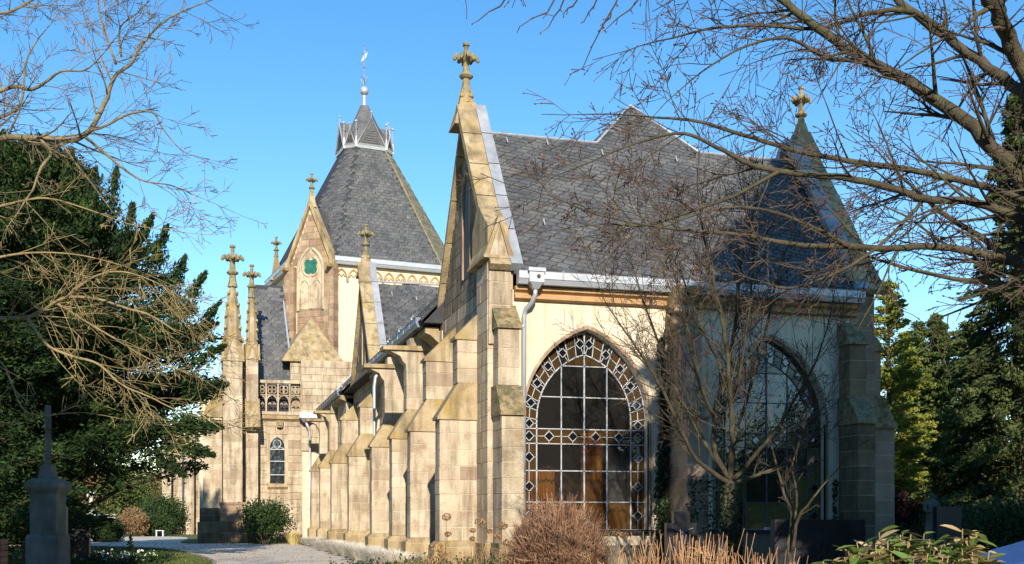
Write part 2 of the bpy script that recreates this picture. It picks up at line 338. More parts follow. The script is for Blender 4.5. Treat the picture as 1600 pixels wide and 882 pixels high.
right_edge = smooth_line([(4.6, 5, 0), (4.9, 20, 0), (5.0, 33, 0), (5.1, 42, 0), (5.0, 50, 0), (4.9, 60, 0), (3.9, 64.3, 0), (.8, 63.9, 0), (-1.3, 66, 0), (-1.6, 84, 0), (-8, 86, 0), (-25, 80, 0)])
path = sheet('path', [(p.x, p.y) for p in left_edge]+[(p.x, p.y) for p in right_edge[::-1]], .014, 'asphalt')
def kerb(line, off):
    mb = MB(); acc = 0
    for a, b in zip(line, line[1:]):
        d = (b-a); L = d.length
        if L < .05: continue
        k = max(1, round(L/.5)); d.normalize(); nn = Vector((-d.y, d.x, 0))*off
        for i in range(k):
            p, q = a+d*(L*i/k+.01), a+d*(L*(i+1)/k-.01)
            hgt = .05+rs.uniform(-.008, .008)
            mb.add([p, q, q+nn, p+nn]+[v+Vector((0, 0, hgt)) for v in (p, q, q+nn, p+nn)], [(4, 5, 6, 7), (0, 1, 5, 4), (1, 2, 6, 5), (2, 3, 7, 6), (3, 0, 4, 7)])
    return mb
k1 = kerb(left_edge[16:60], .11).build('kerb', 'kerb'); tag(k1, kind='structure')
k2 = kerb(right_edge[12:50], -.11).build('kerb', 'kerb'); tag(k2, kind='structure')

# ================================================================ THE CHAPEL
G, F, EX = 7.1, 26.9, 17.45            # flank wall plane (x), front wall plane (y), far end (x)
ZE = 7.72                             # eaves
chapel = thing('chapel', (G, F, 0), 'large neo-gothic sandstone chapel with slate roofs, many buttresses and tall leaded windows', 'chapel')
def part(name, m, mb): return mb.build(name, m, chapel)
def group_part(name):                 # a part that is only a frame for its pieces needs a mesh: give it its core
    pass
def cap(parent, pts, y0, y1, m='stone_cap', axis='y', name='weathering', T=None): return MB().prism(pts, y0, y1, axis, T).build(name, m, parent)

# --- pointed arch
def arch(cx, hw, zs, rise, n=10):
    Rr = (hw*hw+rise*rise)/(2*hw); L = []
    th = math.acos((Rr-hw)/Rr)
    for i in range(n+1):
        t = th*i/n; L.append((cx+Rr-hw-Rr*math.cos(t), zs+Rr*math.sin(t)))
    return L+[(2*cx-x, z) for x, z in L[-2::-1]]
# --- front wall with two pointed openings
WIN = [dict(cx=9.42, hw=1.68, zb=1.22, zs=4.05, rise=2.3), dict(cx=14.62, hw=1.64, zb=1.22, zs=4.05, rise=2.3)]
mb = MB(); ZT = 7.25; x = G
for w in WIN:
    A = arch(w['cx'], w['hw'], w['zs'], w['rise']); x0, x1 = w['cx']-w['hw'], w['cx']+w['hw']
    for y in (F, F+.5):
        mb.add([(x, y, 0), (x0, y, 0), (x0, y, ZT), (x, y, ZT)], [(0, 1, 2, 3)])
        mb.add([(x0, y, 0), (x1, y, 0), (x1, y, w['zb']), (x0, y, w['zb'])], [(0, 1, 2, 3)])
        for a, b in zip(A, A[1:]): mb.add([(a[0], y, a[1]), (b[0], y, b[1]), (b[0], y, ZT), (a[0], y, ZT)], [(0, 1, 2, 3)])
    O = [(x0, w['zb'])]+A+[(x1, w['zb'])]
    for a, b in zip(O, O[1:]+O[:1]): mb.add([(a[0], F, a[1]), (b[0], F, b[1]), (b[0], F+.5, b[1]), (a[0], F+.5, a[1])], [(0, 1, 2, 3)])
    x = x1
for y in (F, F+.5): mb.add([(x, y, 0), (EX, y, 0), (EX, y, ZT), (x, y, ZT)], [(0, 1, 2, 3)])
front = part('wall', 'plaster', mb)
for w in WIN:                         # thin stone edge round each opening
    A = [(w['cx']-w['hw'], w['zb'])]+arch(w['cx'], w['hw'], w['zs'], w['rise'], 14)+[(w['cx']+w['hw'], w['zb'])]
    B = [(w['cx']-w['hw']-.07, w['zb'])]+arch(w['cx'], w['hw']+.07, w['zs'], w['rise']+.1, 14)+[(w['cx']+w['hw']+.07, w['zb'])]
    mb = MB()
    for i in range(len(A)-1):
        q = [A[i], A[i+1], B[i+1], B[i]]
        mb.add([(a, F-.015, b) for a, b in q]+[(a, F+.1, b) for a, b in q], [(0, 1, 2, 3), (0, 4, 5, 1), (2, 6, 7, 3)])
    mb.build('arch_moulding', 'stone_brown', front)
    onebox('window_sill', 'slab', front, w['cx']-w['hw']-.1, w['cx']+w['hw']+.1, F-.14, F+.3, w['zb']-.1, w['zb']-.003)
# base of the front wall
pl = onebox('plinth', 'concrete', chapel, G+.3, EX, F-.07, F-.004, 0, .82)

# --- leaded windows
rw = random.Random(11)
def leaded(w, yg):
    cx, hw, zb, zs, rise = w['cx'], w['hw'], w['zb'], w['zs'], w['rise']
    bw = .40                          # border band
    out = [(cx-hw, zb)]+arch(cx, hw, zs, rise, 9)+[(cx+hw, zb)]
    hi = hw-bw; inn = arch(cx, hi, zs, rise-.62, 9); inn = [(cx-hi, zb)]+inn+[(cx+hi, zb)]
    fr = MB()
    def bar(a, b, t=.034, d=.024, y=yg):
        t *= .68 if t > .031 else .56
        a, b = Vector((a[0], 0, a[1])), Vector((b[0], 0, b[1])); dd = (b-a)
        if dd.length < .01: return
        dd.normalize(); nn = Vector((-dd.z, 0, dd.x))*t/2
        q = [a+nn-dd*.008, b+nn+dd*.008, b-nn+dd*.008, a-nn-dd*.008]
        fr.add([(p.x, y-d, p.z) for p in q]+[(p.x, y+d, p.z) for p in q], [(0, 1, 2, 3), (7, 6, 5, 4), (0, 4, 5, 1), (1, 5, 6, 2), (2, 6, 7, 3), (3, 7, 4, 0)])
    for L in (out, inn):
        for a, b in zip(L, L[1:]): bar(a, b, .045)
    root = None
    xs = [cx-hi, cx-.62, cx, cx+.62, cx+hi]; zr = [zb, 1.93, 2.73, 3.42, 3.80, 4.62, 5.42]
    top = zs+rise
    inner = inn[1:-1]
    def zin(x, L):
        for a, b in zip(L, L[1:]):
            if a[0] <= x <= b[0] and b[0] > a[0]: return a[1]+(b[1]-a[1])*(x-a[0])/(b[0]-a[0])
        return zb
    def xspan(z, L):                 # half width at height z
        if z <= zs: return L[-1][0]-cx
        best = 0
        for a, b in zip(L, L[1:]):
            if a[0] < cx and a[1] <= z <= b[1] and b[1] > a[1]: best = cx-(a[0]+(b[0]-a[0])*(z-a[1])/(b[1]-a[1]))
        return best
    for x in xs[1:-1]: bar((x, zb), (x, zin(x, inner)), .055 if x == cx else .038)
    for z in zr[1:]:
        L = out if z < 4.0 else inn; h = xspan(z, L)
        if h > .1: bar((cx-h, z), (cx+h, z), .036)
    bar((cx, zin(cx, inner)), (cx, top), .05)
    panes = []
    poly = inn[:]
    for i in range(4):
        for j in range(len(zr)):
            z0 = zr[j]; z1 = zr[j+1] if j+1 < len(zr) else 7.
            p = clip(clip(clip(clip(poly, (-1, 0, -xs[i])), (1, 0, xs[i+1])), (0, -1, -z0)), (0, 1, z1))
            if len(p) >= 3: panes.append((p, ('glass_amber' if cx < 12 else 'glass_olive') if (j == 3 or j == 6 or j == 0 or (cx > 12 and j == 1 and i in (0, 3))) else 'glass_clear', 0))
    # band between the transoms gets little lozenges
    dia = []
    for x in [cx-hi-bw/2, cx-.95, cx-.31, cx+.31, cx+.95, cx+hi+bw/2]: dia.append((x, 3.61, .13, 1))
    for x0, x1 in zip([cx-hw]+[d[0]+.13 for d in dia], [d[0]-.13 for d in dia]+[cx+hw]): bar((x0, 3.61), (x1, 3.61), .03)
    for x in [cx-.95, cx-.31, cx+.31, cx+.95]: bar((x, 3.42), (x, 3.48), .03); bar((x, 3.74), (x, 3.80), .03)
    # border along the jambs
    for s in (-1, 1):
        xm = cx+s*(hi+bw/2); zz = [zb, 1.93, 2.73, 3.42]
        for z0, z1 in zip(zz, zz[1:]):
            zm = (z0+z1)/2; dia.append((xm, zm, .13, 0)); bar((xm, z0), (xm, zm-.13), .03); bar((xm, zm+.13), (xm, z1), .03); bar((xm-bw/2, zm), (xm-.13, zm), .03); bar((xm+.13, zm), (xm+bw/2, zm), .03)
        for z0, z1 in zip(zz, zz[1:]): panes.append(([(xm-bw/2, z0), (xm+bw/2, z0), (xm+bw/2, z1), (xm-bw/2, z1)], 'glass_amber' if cx < 12 else 'glass_olive', 0))
        panes.append(([(xm-bw/2, 3.42), (xm+bw/2, 3.42), (xm+bw/2, 3.8), (xm-bw/2, 3.8)], 'glass_amber', 0))
        # border round the arch: cells between the two curves
        N = 11; o2 = [(cx-hw, 3.8)]+arch(cx, hw, zs, rise, 10); i2 = [(cx-hi, 3.8)]+arch(cx, hi, zs, rise-.62, 10)
        def samp(L, t):
            apex = max(range(len(L)), key=lambda k: L[k][1]); L = L[:apex+1]
            d = [0]
            for a, b in zip(L, L[1:]): d.append(d[-1]+math.dist(a, b))
            tt = t*d[-1]
            for k in range(len(d)-1):
                if d[k+1] >= tt-1e-6:
                    f = (tt-d[k])/(d[k+1]-d[k]); return (L[k][0]+(L[k+1][0]-L[k][0])*f, L[k][1]+(L[k+1][1]-L[k][1])*f)
        P = [(samp(o2, k/N), samp(i2, k/N)) for k in range(N+1)]
        fx = (lambda p: p) if s < 0 else (lambda p: (2*cx-p[0], p[1]))
        for k in range(N):
            (a, b), (c, d) = P[k], P[k+1]; q = [fx(a), fx(b), fx(d), fx(c)]
            panes.append((q, 'glass_amber' if k % 2 else 'glass_clear' if k % 3 else 'glass_amber', 0))
            ma = ((a[0]+b[0])/2, (a[1]+b[1])/2); mc = ((c[0]+d[0])/2, (c[1]+d[1])/2)
            if k % 2 == 0:
                mm = ((ma[0]+mc[0])/2, (ma[1]+mc[1])/2); dia.append((*fx(mm), .12, 0)); 
                ang = .12
                dv = Vector((mc[0]-ma[0], mc[1]-ma[1])).normalized()*.12
                bar(fx(ma), fx((mm[0]-dv.x, mm[1]-dv.y)), .03); bar(fx((mm[0]+dv.x, mm[1]+dv.y)), fx(mc), .03)
                nv = Vector((-dv.y, dv.x)); half = math.dist(a, b)/2/.12
                bar(fx((mm[0]+nv.x, mm[1]+nv.y)), fx((mm[0]+nv.x*half, mm[1]+nv.y*half)), .03); bar(fx((mm[0]-nv.x, mm[1]-nv.y)), fx((mm[0]-nv.x*half, mm[1]-nv.y*half)), .03)
            else: bar(fx(ma), fx(mc), .03)
            if k: bar(fx(a), fx(b), .03)
    for (x, z, r, _) in dia:
        q = [(x-r, z), (x, z-r), (x+r, z), (x, z+r)]
        for a, b in zip(q, q[1:]+q[:1]): bar(a, b, .03, .034)
        panes.append(([(a[0]*.9+x*.1, a[1]*.9+z*.1) for a in q], 'glass_grey', 1))
    win = fr.build('window', 'came' if cx < 12 else 'came_shaded', chapel)
    for p, m, lvl in panes:
        y = yg-.012*lvl; ty = rw.uniform(-.010, .010); tz = rw.uniform(-.010, .010)
        cxp = sum(a for a, b in p)/len(p); czp = sum(b for a, b in p)/len(p)
        vs = [(a, y+(a-cxp)*ty+(b-czp)*tz, b) for a, b in p]
        MB().add(vs, [tuple(range(len(vs)))]).build('pane', m, win)
for w in WIN: leaded(w, F+.27)

# --- the room behind the windows
rm = MB(); rm.box(G+.35, EX-.3, F+.5, 34, .3, .4); rm.box(G+.35, EX-.3, 33.9, 34, .4, 7.2); rm.box(G+.32, G+.4, F+.5, 34, .4, 7.2); rm.box(EX-.4, EX-.3, F+.5, 34, .4, 7.2); rm.box(G+.35, EX-.3, F+.5, 34, 7.1, 7.2)
room = part('interior', 'room', rm)
def curtain(x0, x1, y, z0, z1, m, name='curtain'):
    n = 26; mb = MB(); vs = []
    for i in range(n+1):
        xx = x0+(x1-x0)*i/n; yy = y+.07*math.sin(i*1.7)+.03*math.sin(i*.6); vs += [(xx, yy, z0), (xx, yy, z1)]
    mb.add(vs, [(2*i, 2*i+2, 2*i+3, 2*i+1) for i in range(n)]); return mb.build(name, m, room, True)
curtain(8.05, 8.8, F+.8, .5, 2.75, 'curtain'); curtain(9.5, 10.15, F+.8, .5, 3.75, 'curtain'); curtain(10.2, 10.85, F+.75, .5, 3.4, 'veil'); curtain(15.5, 16.0, F+.8, .5, 3.3, 'veil')
mbb = MB(); mbb.box(11.2, 12.6, F+.5, F+2.5, .4, 6); mbb.box(7.6, 7.9, 32, 33, .4, 6); mbb.box(14.4, 14.55, F+1.5, F+1.65, .4, 5.8); mbb.box(13.3, 15.9, F+1.5, F+1.6, 2.9, 3.0); mbb.build('partition', 'oak', room)

# --- cornice, gutter
c1 = MB(); c1.prism([(F-.02, 6.98), (F-.16, 7.02), (F-.16, 7.10), (F-.10, 7.12), (F-.10, 7.16), (F-.22, 7.22), (F-.22, 7.31), (F-.02, 7.33)], G+.36, EX-.3, 'x'); part('cornice', 'cornice', c1)
def gutter(parent, p0, p1, out, hgt=.36, wd=.30, m='zinc', name='gutter'):
    """box gutter from p0 to p1; out: unit vector away from the wall; p at inner top edge"""
    p0, p1, out = Vector(p0), Vector(p1), Vector(out); L = (p1-p0).length; d = (p1-p0)/L
    prof = [(0, 0), (0, -hgt), (wd*.75, -hgt), (wd*.92, -hgt*.62), (wd, -hgt*.60), (wd, -.02), (wd+.02, 0), (wd-.03, .01), (wd-.05, -.1), (.05, -.1)]
    prof = prof[:8]; vs = []; n = len(prof)
    for p in (p0, p1): vs += [p+out*a+Vector((0, 0, b)) for a, b in prof]
    g = MB().add(vs, [tuple(range(n))[::-1], tuple(range(n, 2*n))]+[(i, (i+1) % n, n+(i+1) % n, n+i) for i in range(n)]).build(name, m, parent)
    k = max(1, int(L/1.1)); sm = MB()
    for i in range(1, k+1):
        c = p0+d*(L*i/(k+.5)); q = [c-d*.018+out*(wd+.008), c+d*.018+out*(wd+.008)]
        sm.add([q[0]+Vector((0, 0, .02)), q[1]+Vector((0, 0, .02)), q[1]+Vector((0, 0, -hgt*.6)), q[0]+Vector((0, 0, -hgt*.6)), q[0]-out*.03+Vector((0, 0, .02)), q[1]-out*.03+Vector((0, 0, .02)), q[1]-out*.03+Vector((0, 0, -hgt*.6)), q[0]-out*.03+Vector((0, 0, -hgt*.6))], [(0, 1, 2, 3), (0, 4, 5, 1), (1, 5, 6, 2), (3, 7, 4, 0)])
    sm.build('seam', 'lead', g); return g
gutter(chapel, (G+.38, F-.20, 7.66), (EX-.25, F-.20, 7.66), (0, -1, 0), .33, .26)
# rainwater head and downpipe
hd = MB(); hd.box(7.72, 8.10, F-.56, F-.25, 7.36, 7.66); hd.box(7.69, 8.13, F-.59, F-.22, 7.62, 7.71); hd.frus(7.91, F-.40, 7.2, 7.36, .07, .17)
rh = part('rainwater_head', 'zinc', hd)
MB().lathe(0, 0, [(-.03, .045), (.03, .045)], 8, Matrix.Translation((7.95, F-.565, 7.5)) @ Matrix.Rotation(R(90), 4, 'X')).build('overflow_hole', 'recess_shade', rh)  # dark disc, the hole's shade put into its colour
dp = MB(); dp.tube([(7.91, F-.40, 7.25), (7.91, F-.40, 7.08), (7.86, F-.30, 6.9), (7.74, F-.13, 6.75), (7.71, F-.09, 6.6), (7.69, F-.09, .2)], .058, 10)
dpp = part('downpipe', 'zinc', dp); dpp.data.shade_smooth()
for z in (6.3, 4.4, 2.6, 1.1): MB().lathe(7.69, F-.09, [(z, .07), (z+.05, .07)], 8).build('pipe_clip', 'zinc', dpp)

# --- main roof of the cross wing: front slope with the higher hip rising through it
RY, RZ = 30.6, 12.42
sl = Vector((0, RY-(F-.25), RZ-(ZE-.05))); SLN = sl.length; sv = sl.normalized()
roof = MB(); roof.prism([(F-.2, ZE-.12), (F-.2, ZE-.06), (RY, RZ-.10), (2*RY-F+.2, ZE-.06), (2*RY-F+.2, ZE-.12)], G+.32, EX-.15, 'x'); roof = part('roof', 'slate_bed', roof)
k = (14.15-ZE)/sv.z; x0r, x1r = G+.42, EX-.3
hx, hl = 12.62, 1.62
slates(roof, (0, F-.25, ZE-.05), (1, 0, 0), sv, [(x0r, 0), (x1r, 0), (x1r, SLN), (hx+hl, SLN), (hx, SLN+2.3), (hx-hl, SLN), (x0r, SLN)], .34, .175, -.19, indiv=290, seed=3, lift=.020)
# back slope simply covered
bk = MB(); bk.add([(x0r, RY, RZ), (x1r, RY, RZ), (x1r, 2*RY-F, ZE), (x0r, 2*RY-F, ZE)], [(0, 1, 2, 3)]); bk.build('back_slope', 'slate', roof)
# ridge capping
rc = MB()
for a, b in (((x0r, RY, RZ+.02), (hx-hl, RY, RZ+.02)), ((hx+hl, RY, RZ+.02), (x1r, RY, RZ+.02))): rc.tube([a, b], .035, 6)
ap = Vector((hx, F-.25, ZE-.05))+sv*(SLN+2.3)-Vector((hx, 0, 0)); apex = Vector((hx, ap.y, ap.z))
for s in (-1, 1): rc.tube([(hx+s*hl, RY, RZ+.02), apex+Vector((0, 0, .02))], .04, 6)
rc.build('ridge_capping', 'lead', roof)
sh = MB()                           # snow hooks / ladder hooks
for a, b in ((8.2, .93), (9.4, .94), (8.55, .32), (13.3, .90), (11.0, .9), (12.9, 1.25)):
    p = Vector((a, F-.25, ZE-.05))+sv*SLN*b; nn = Vector((0, -sv.z, sv.y)); sh.tube([p-sv*.1, p+nn*.10-sv*.12, p+nn*.12+sv*.10], .022, 5)
sh.build('roof_hook', 'zinc', roof)
# nave roof behind (left and right slopes)
NR = 14.15; NY1 = 66.4
nroof = MB(); nroof.prism([(6.45, ZE-.1), (hx, apex.z-.12), (2*hx-6.45, ZE-.1)], apex.y+.05, 33.9, 'y'); nroof = part('roof', 'slate_bed', MB().prism([(6.55, ZE-.15), (hx, apex.z-.1), (2*hx-6.55, ZE-.15)], 34.0, 72.0, 'y'))
nb = MB(); nb.add([(hx-hl, RY, RZ), apex, (hx, 36, apex.z), (hx-hl-2.2, 34.1, RZ-2.0)], [(0, 1, 2, 3)]); nb.add([(hx+hl, RY, RZ), apex, (hx, 36, apex.z), (hx+hl+2.2, 34.1, RZ-2.0)], [(0, 1, 2, 3)]); nb.build('hip_side', 'slate', nroof)
nv = Vector((hx-6.45, 0, apex.z-(ZE-.05))); NL = nv.length; nv.normalize()
slates(nroof, (6.45, 34.1, ZE-.05), (0, 1, 0), nv, [(0, 0), (12.9, 0), (12.9, NL), (0, NL)], .36, .20, .10, seed=5)
slates(nroof, (6.35, 54.9, ZE-.05), (0, 1, 0), nv, [(0, 0), (11.5, 0), (11.5, NL), (0, NL)], .42, .24, .10, seed=6)
# second cross roof
RY2, HW2 = 50.9, 4.0
sl2 = Vector((0, HW2, RZ-.17-ZE)); L2 = sl2.length; s2v = sl2.normalized()
roof2 = part('roof', 'slate_bed', MB().prism([(RY2-HW2, ZE-.15), (RY2, RZ-.3), (RY2+HW2, ZE-.15)], G+.3, 12.2, 'x'))
slates(roof2, (0, RY2-HW2, ZE-.05), (1, 0, 0), s2v, [(G+.4, 0), (G+.55, 0), (11.5, L2), (G+.4, L2)], .40, .24, -.10, seed=7)
rc2 = MB().tube([(G+.3, RY2, RZ-.1), (11.6, RY2, RZ-.1)], .05, 6).build('ridge_capping', 'lead', roof2)
sh = MB()
for a, b in ((8.2, .86), (9.3, .82)):
    p = Vector((a, RY2-HW2, ZE-.05))+s2v*L2*b; nn = Vector((0, -s2v.z, s2v.y)); sh.tube([p-s2v*.12, p+nn*.13-s2v*.14, p+nn*.15+s2v*.12], .03, 5)
for yy in (37, 39.5, 42, 44.5, 57, 61):
    p = Vector((6.45, yy, ZE))+nv*.5; sh.tube([p, p+Vector((-.12, 0, .12)), p+Vector((-.02, 0, .22))], .03, 5)
sh.build('roof_hook', 'zinc', roof2)
# flank gutters
gutter(chapel, (6.62, 34.5, 7.80), (6.62, 46.4, 7.80), (-1, 0, 0), .30, .24, 'zinc_dark')
gutter(chapel, (6.52, 55.3, 7.80), (6.52, 66.0, 7.80), (-1, 0, 0), .30, .24, 'zinc_dark')

# --- flank walls (long side) of stone
def wallpart(name='wall'): 
    return MB().box(G+.35, G+.36, 34.2, 34.21, .2, .3).build(name, 'stone', chapel)
fw = MB().box(7.12, 7.5, 34.0, 47.0, 0, 7.35).build('wall', 'mortar', chapel); blocks(fw, G-.02, 7.45, 34.4, 46.6, .75, 7.4, .42, .9, along='y', core=False)
fw2 = MB().box(6.72, 7.5, 54.9, 66.6, 0, 7.35).build('wall', 'mortar', chapel); blocks(fw2, 6.7, 7.45, 54.9, 66.4, .75, 7.4, .42, .9, along='y', core=False)
for f_, y0, y1, xo in ((fw, 34.3, 46.6, 6.55), (fw2, 54.9, 66.3, 6.3)):
    MB().prism([(G-.02, 7.0), (xo+.25, 7.25), (xo+.1, 7.3), (xo+.1, 7.48), (G-.02, 7.48)], y0, y1, 'y').build('cornice', 'stone_cap', f_)
# flat lancet panels, the shade of a recess put into their dark colour
def lancet_panel(parent, x, yc, z0, z1, hw, m='recess_shade', frame='stone_brown', name='window'):
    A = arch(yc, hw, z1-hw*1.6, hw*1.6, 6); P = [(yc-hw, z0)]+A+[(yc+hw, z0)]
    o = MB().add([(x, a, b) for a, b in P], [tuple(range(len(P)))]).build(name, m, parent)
    Q = [(yc-hw-.1, z0)]+arch(yc, hw+.1, z1-hw*1.6, hw*1.6+.15, 6)+[(yc+hw+.1, z0)]
    mb = MB()
    for i in range(len(P)-1):
        q = [P[i], P[i+1], Q[i+1], Q[i]]; mb.add([(x-.05, a, b) for a, b in q]+[(x+.05, a, b) for a, b in q], [(0, 1, 2, 3), (0, 4, 5, 1), (2, 6, 7, 3)])
    mb.build('window_surround', frame, o); return o
# --- gables
def gable(yc, hw, zap, xw, name='gable'):
    """gable wall in the plane x=xw, coping, finial base; steep"""
    zk = ZE-.1; k = (zap-zk)/hw
    core = MB().prism([(yc-hw+.1, 0), (yc-hw+.1, zk), (yc, zap-.2), (yc+hw-.1, zk), (yc+hw-.1, 0)], xw+.25, xw+.45, 'x').build(name, 'mortar', chapel)
    xc = xw; xw = xw+.2
    blocks(core, xw, xw+.28, yc-hw, yc+hw, .75, zk, .42, .95, 'stone_tan', along='y', core=False)
    blocks(core, xw, xw+.28, yc-hw, yc+hw, zk, zap-.2, .42, .95, 'stone_grime', lim=lambda zm, z: (yc-hw+(z+.42-zk)/k, yc+hw-(z+.42-zk)/k), along='y', core=False)
    lancet_panel(core, xw-.02, yc, 8.3, 11.2, .42, name='blind_window')
    lancet_panel(core, xw-.02, yc-.2, 2.2, 6.2, .75, 'recess_shade', name='window')
    # coping slabs
    xw = xc
    for s in (-1, 1):
        a = Vector((0, yc+s*(hw+.12), zk+.05)); b = Vector((0, yc, zap+.22)); n = 5
        d = b-a; nn = Vector((0, s*k, 1)).normalized()*.20
        cp = MB(); ld = MB()
        for i in range(n):
            p, q = a+d*(i/n+.003), a+d*((i+1)/n-.003)
            for mb, xa, xb, up in ((cp, xw-.16 if s < 0 else xw+.06, xw+.36, 1.0), (ld, xw+.36, xw+.66, 1.25)):
                mb.add([(xa, p.y, p.z), (xb, p.y, p.z), (xb, q.y, q.z), (xa, q.y, q.z)]+[(xx, (pp+nn*up).y, (pp+nn*up).z) for xx, pp in ((xa, p), (xb, p), (xb, q), (xa, q))], [(3, 2, 1, 0), (4, 5, 6, 7), (0, 1, 5, 4), (1, 2, 6, 5), (2, 3, 7, 6), (3, 0, 4, 7)])
        c = cp.build('coping', 'stone_cap', core); ld.build('flashing', 'lead', core)
    return core
def finial(x, y, z, s=1.0, m='stone_finial', parent=None, neck=1.0, name='finial', big=True):
    """cross flower on a moulded stem; z is the foot; s the height"""
    T = Matrix.Translation((x, y, z)) @ Matrix.Diagonal((s, s, s, 1)); mb = MB()
    mb.lathe(0, 0, [(0, .13), (.12, .10), (.30, .075), (.32, .12), (.36, .155), (.40, .12), (.44, .075), (.62, .065), (.66, .09), (.80, .05), (.98, .045), (1.0, .075), (1.05, .075), (1.07, .03)], 8, T)
    for q in range(8):                # eight curled leaves, four large
        a = q*math.pi/4; L = .22 if q % 2 == 0 else .15; ca, sa = math.cos(a), math.sin(a); zc = .70
        for (r, zz, sz) in ((.08, zc, .055), (L*.62, zc+.03, .06), (L, zc+.055, .058), (L+.03, zc+.01, .045), (L*.9, zc+.10, .035)):
            w = sz*.9
            mb.lathe(0, 0, [(-sz, w*.3), (-sz*.5, w), (sz*.3, w), (sz, w*.35)], 6, T @ Matrix.Translation((ca*r, sa*r, zz)) @ Matrix.Rotation(a, 4, 'Z'))
    return mb.build(name, m, parent or chapel, False)
g1 = gable(RY, RY-F+.05, RZ+.35, 6.95)
g2 = gable(RY2, HW2, RZ+.35, 6.85)
for gg, yc in ((g1, RY), (g2, RY2)):
    xw = 7.05
    st = MB(); st.frus(xw+.05, yc, RZ+.05, RZ+.75, .42, .22, 4); st.frus(xw+.05, yc, RZ+.75, RZ+1.15, .22, .13, 6)
    for q in range(4):
        a = q*math.pi/2+.6; st.lathe(0, 0, [(-.08, .02), (-.03, .09), (.05, .08), (.09, .02)], 6, Matrix.Translation((xw+.05+.17*math.cos(a), yc+.17*math.sin(a), RZ+.95)))
    st.build('finial_base', 'stone_cap', gg); finial(xw+.05, yc, RZ+1.05, 1.35, 'stone_finial', gg)
# right end gable (seen from inside edge): plane at EX
g3 = MB().prism([(F+.05, 0), (F+.05, ZE), (RY, RZ+.2), (2*RY-F-.05, ZE), (2*RY-F-.05, 0)], EX-.1, EX+.3, 'x').build('gable', 'stone', chapel)
k = (RZ+.3-ZE)/(RY-F)
for s in (-1, 1):
    a = Vector((0, RY+s*(RY-F+.15), ZE-.1)); b = Vector((0, RY, RZ+.5)); d = b-a; nn = Vector((0, s*k, 1)).normalized()*.18; ld = MB(); cp = MB()
    for i in range(6):
        p, q = a+d*(i/6+.003), a+d*((i+1)/6-.003)
        for mb, xa, xb, up in ((ld, EX-.42, EX+.02, 1.2), (cp, EX+.02, EX+.50, 1)):
            mb.add([(xa, p.y, p.z), (xb, p.y, p.z), (xb, q.y, q.z), (xa, q.y, q.z)]+[(xx, (pp+nn*up).y, (pp+nn*up).z) for xx, pp in ((xa, p), (xb, p), (xb, q), (xa, q))], [(3, 2, 1, 0), (4, 5, 6, 7), (0, 1, 5, 4), (1, 2, 6, 5), (2, 3, 7, 6), (3, 0, 4, 7)])
    ld.build('flashing', 'lead', g3); cp.build('coping', 'stone_cap', g3)
st = MB(); st.frus(EX+.2, RY, RZ+.2, RZ+.9, .42, .2, 4); st.frus(EX+.2, RY, RZ+.9, RZ+1.2, .2, .12, 6); st.build('finial_base', 'stone_cap', g3); finial(EX+.2, RY, RZ+1.0, 1.25, 'stone_moss', g3)

# --- buttresses standing out of the flank (towards -x), seen in profile
def flank_buttress(y, t=.55, kind='cap', xo=5.8, xi=7.18, xm=6.27, m='stone'):
    base = MB().box(xi, xi+.12, y+.02, y+t-.02, .1, 7.0).build('buttress', 'mortar', chapel)
    blocks(base, xo-.16, xi, y-.14, y+t+.1, 0, .78, .39, .7, 'stone_cap')
    cap(base, [(xo-.16, .78), (xo-.16, .82), (xo, .93), (xi, .93), (xi, .78)], y-.12, y+t+.08, 'stone_cap')
    blocks(base, xo, xi, y, y+t, .93, 4.05, .41, .62, m)
    # weathering of the lower stage, with a dripping lip
    cap(base, [(xo-.07, 4.05), (xo-.07, 4.12), (xm+.02, 5.0), (xi, 5.0), (xi, 4.05)], y-.045, y+t+.045)
    blocks(base, xm, xi, y, y+t, 5.0, 6.15 if kind == 'cap' else 6.2, .4, .62, m)
    if kind == 'cap':
        cap(base, [(xm-.07, 6.12), (xm-.07, 6.2), (xi-.02, 7.15), (xi+.1, 7.15), (xi+.1, 6.12)], y-.045, y+t+.045)
    else:
        cap(base, [(xm, 6.2), (xm-.02, 6.45), (xm-.12, 6.55), (xm-.2, 6.72), (xo-.05, 6.86), (xo-.15, 6.9), (xi+.1, 6.9), (xi+.1, 6.2)], y, y+t, 'stone', name='corbel')
        cap(base, [(5.5, 6.9), (5.5, 7.03), (xi+.1, 7.06), (xi+.1, 6.9)], y-.1, y+t+.1, 'stone_cap', name='bracket_slab')
        cap(base, [(xm+.1, 7.06), (xm+.1, 7.3), (xi+.1, 7.45), (xi+.1, 7.06)], y, y+t, 'stone', name='corbel')
    return base
YB = [(28.0, 'cap'), (32.2, 'cap'), (35.5, 'bracket'), (40.0, 'bracket'), (46.6, 'cap'), (53.2, 'cap'), (58.6, 'bracket'), (63.6, 'bracket')]
for y, kd in YB: flank_buttress(y, .55, kd)
# plinth of the flank between the buttresses
for a, b, xx in ((28.6, 46.5, 6.9), (47.2, 54.9, 6.8), (54.9, 66.4, 6.55)):
    p = MB().prism([(xx, 0), (xx, .74), (xx+.12, .86), (G+.1, .86), (G+.1, 0)], a, b, 'y').build('plinth', 'stone_cap', chapel)

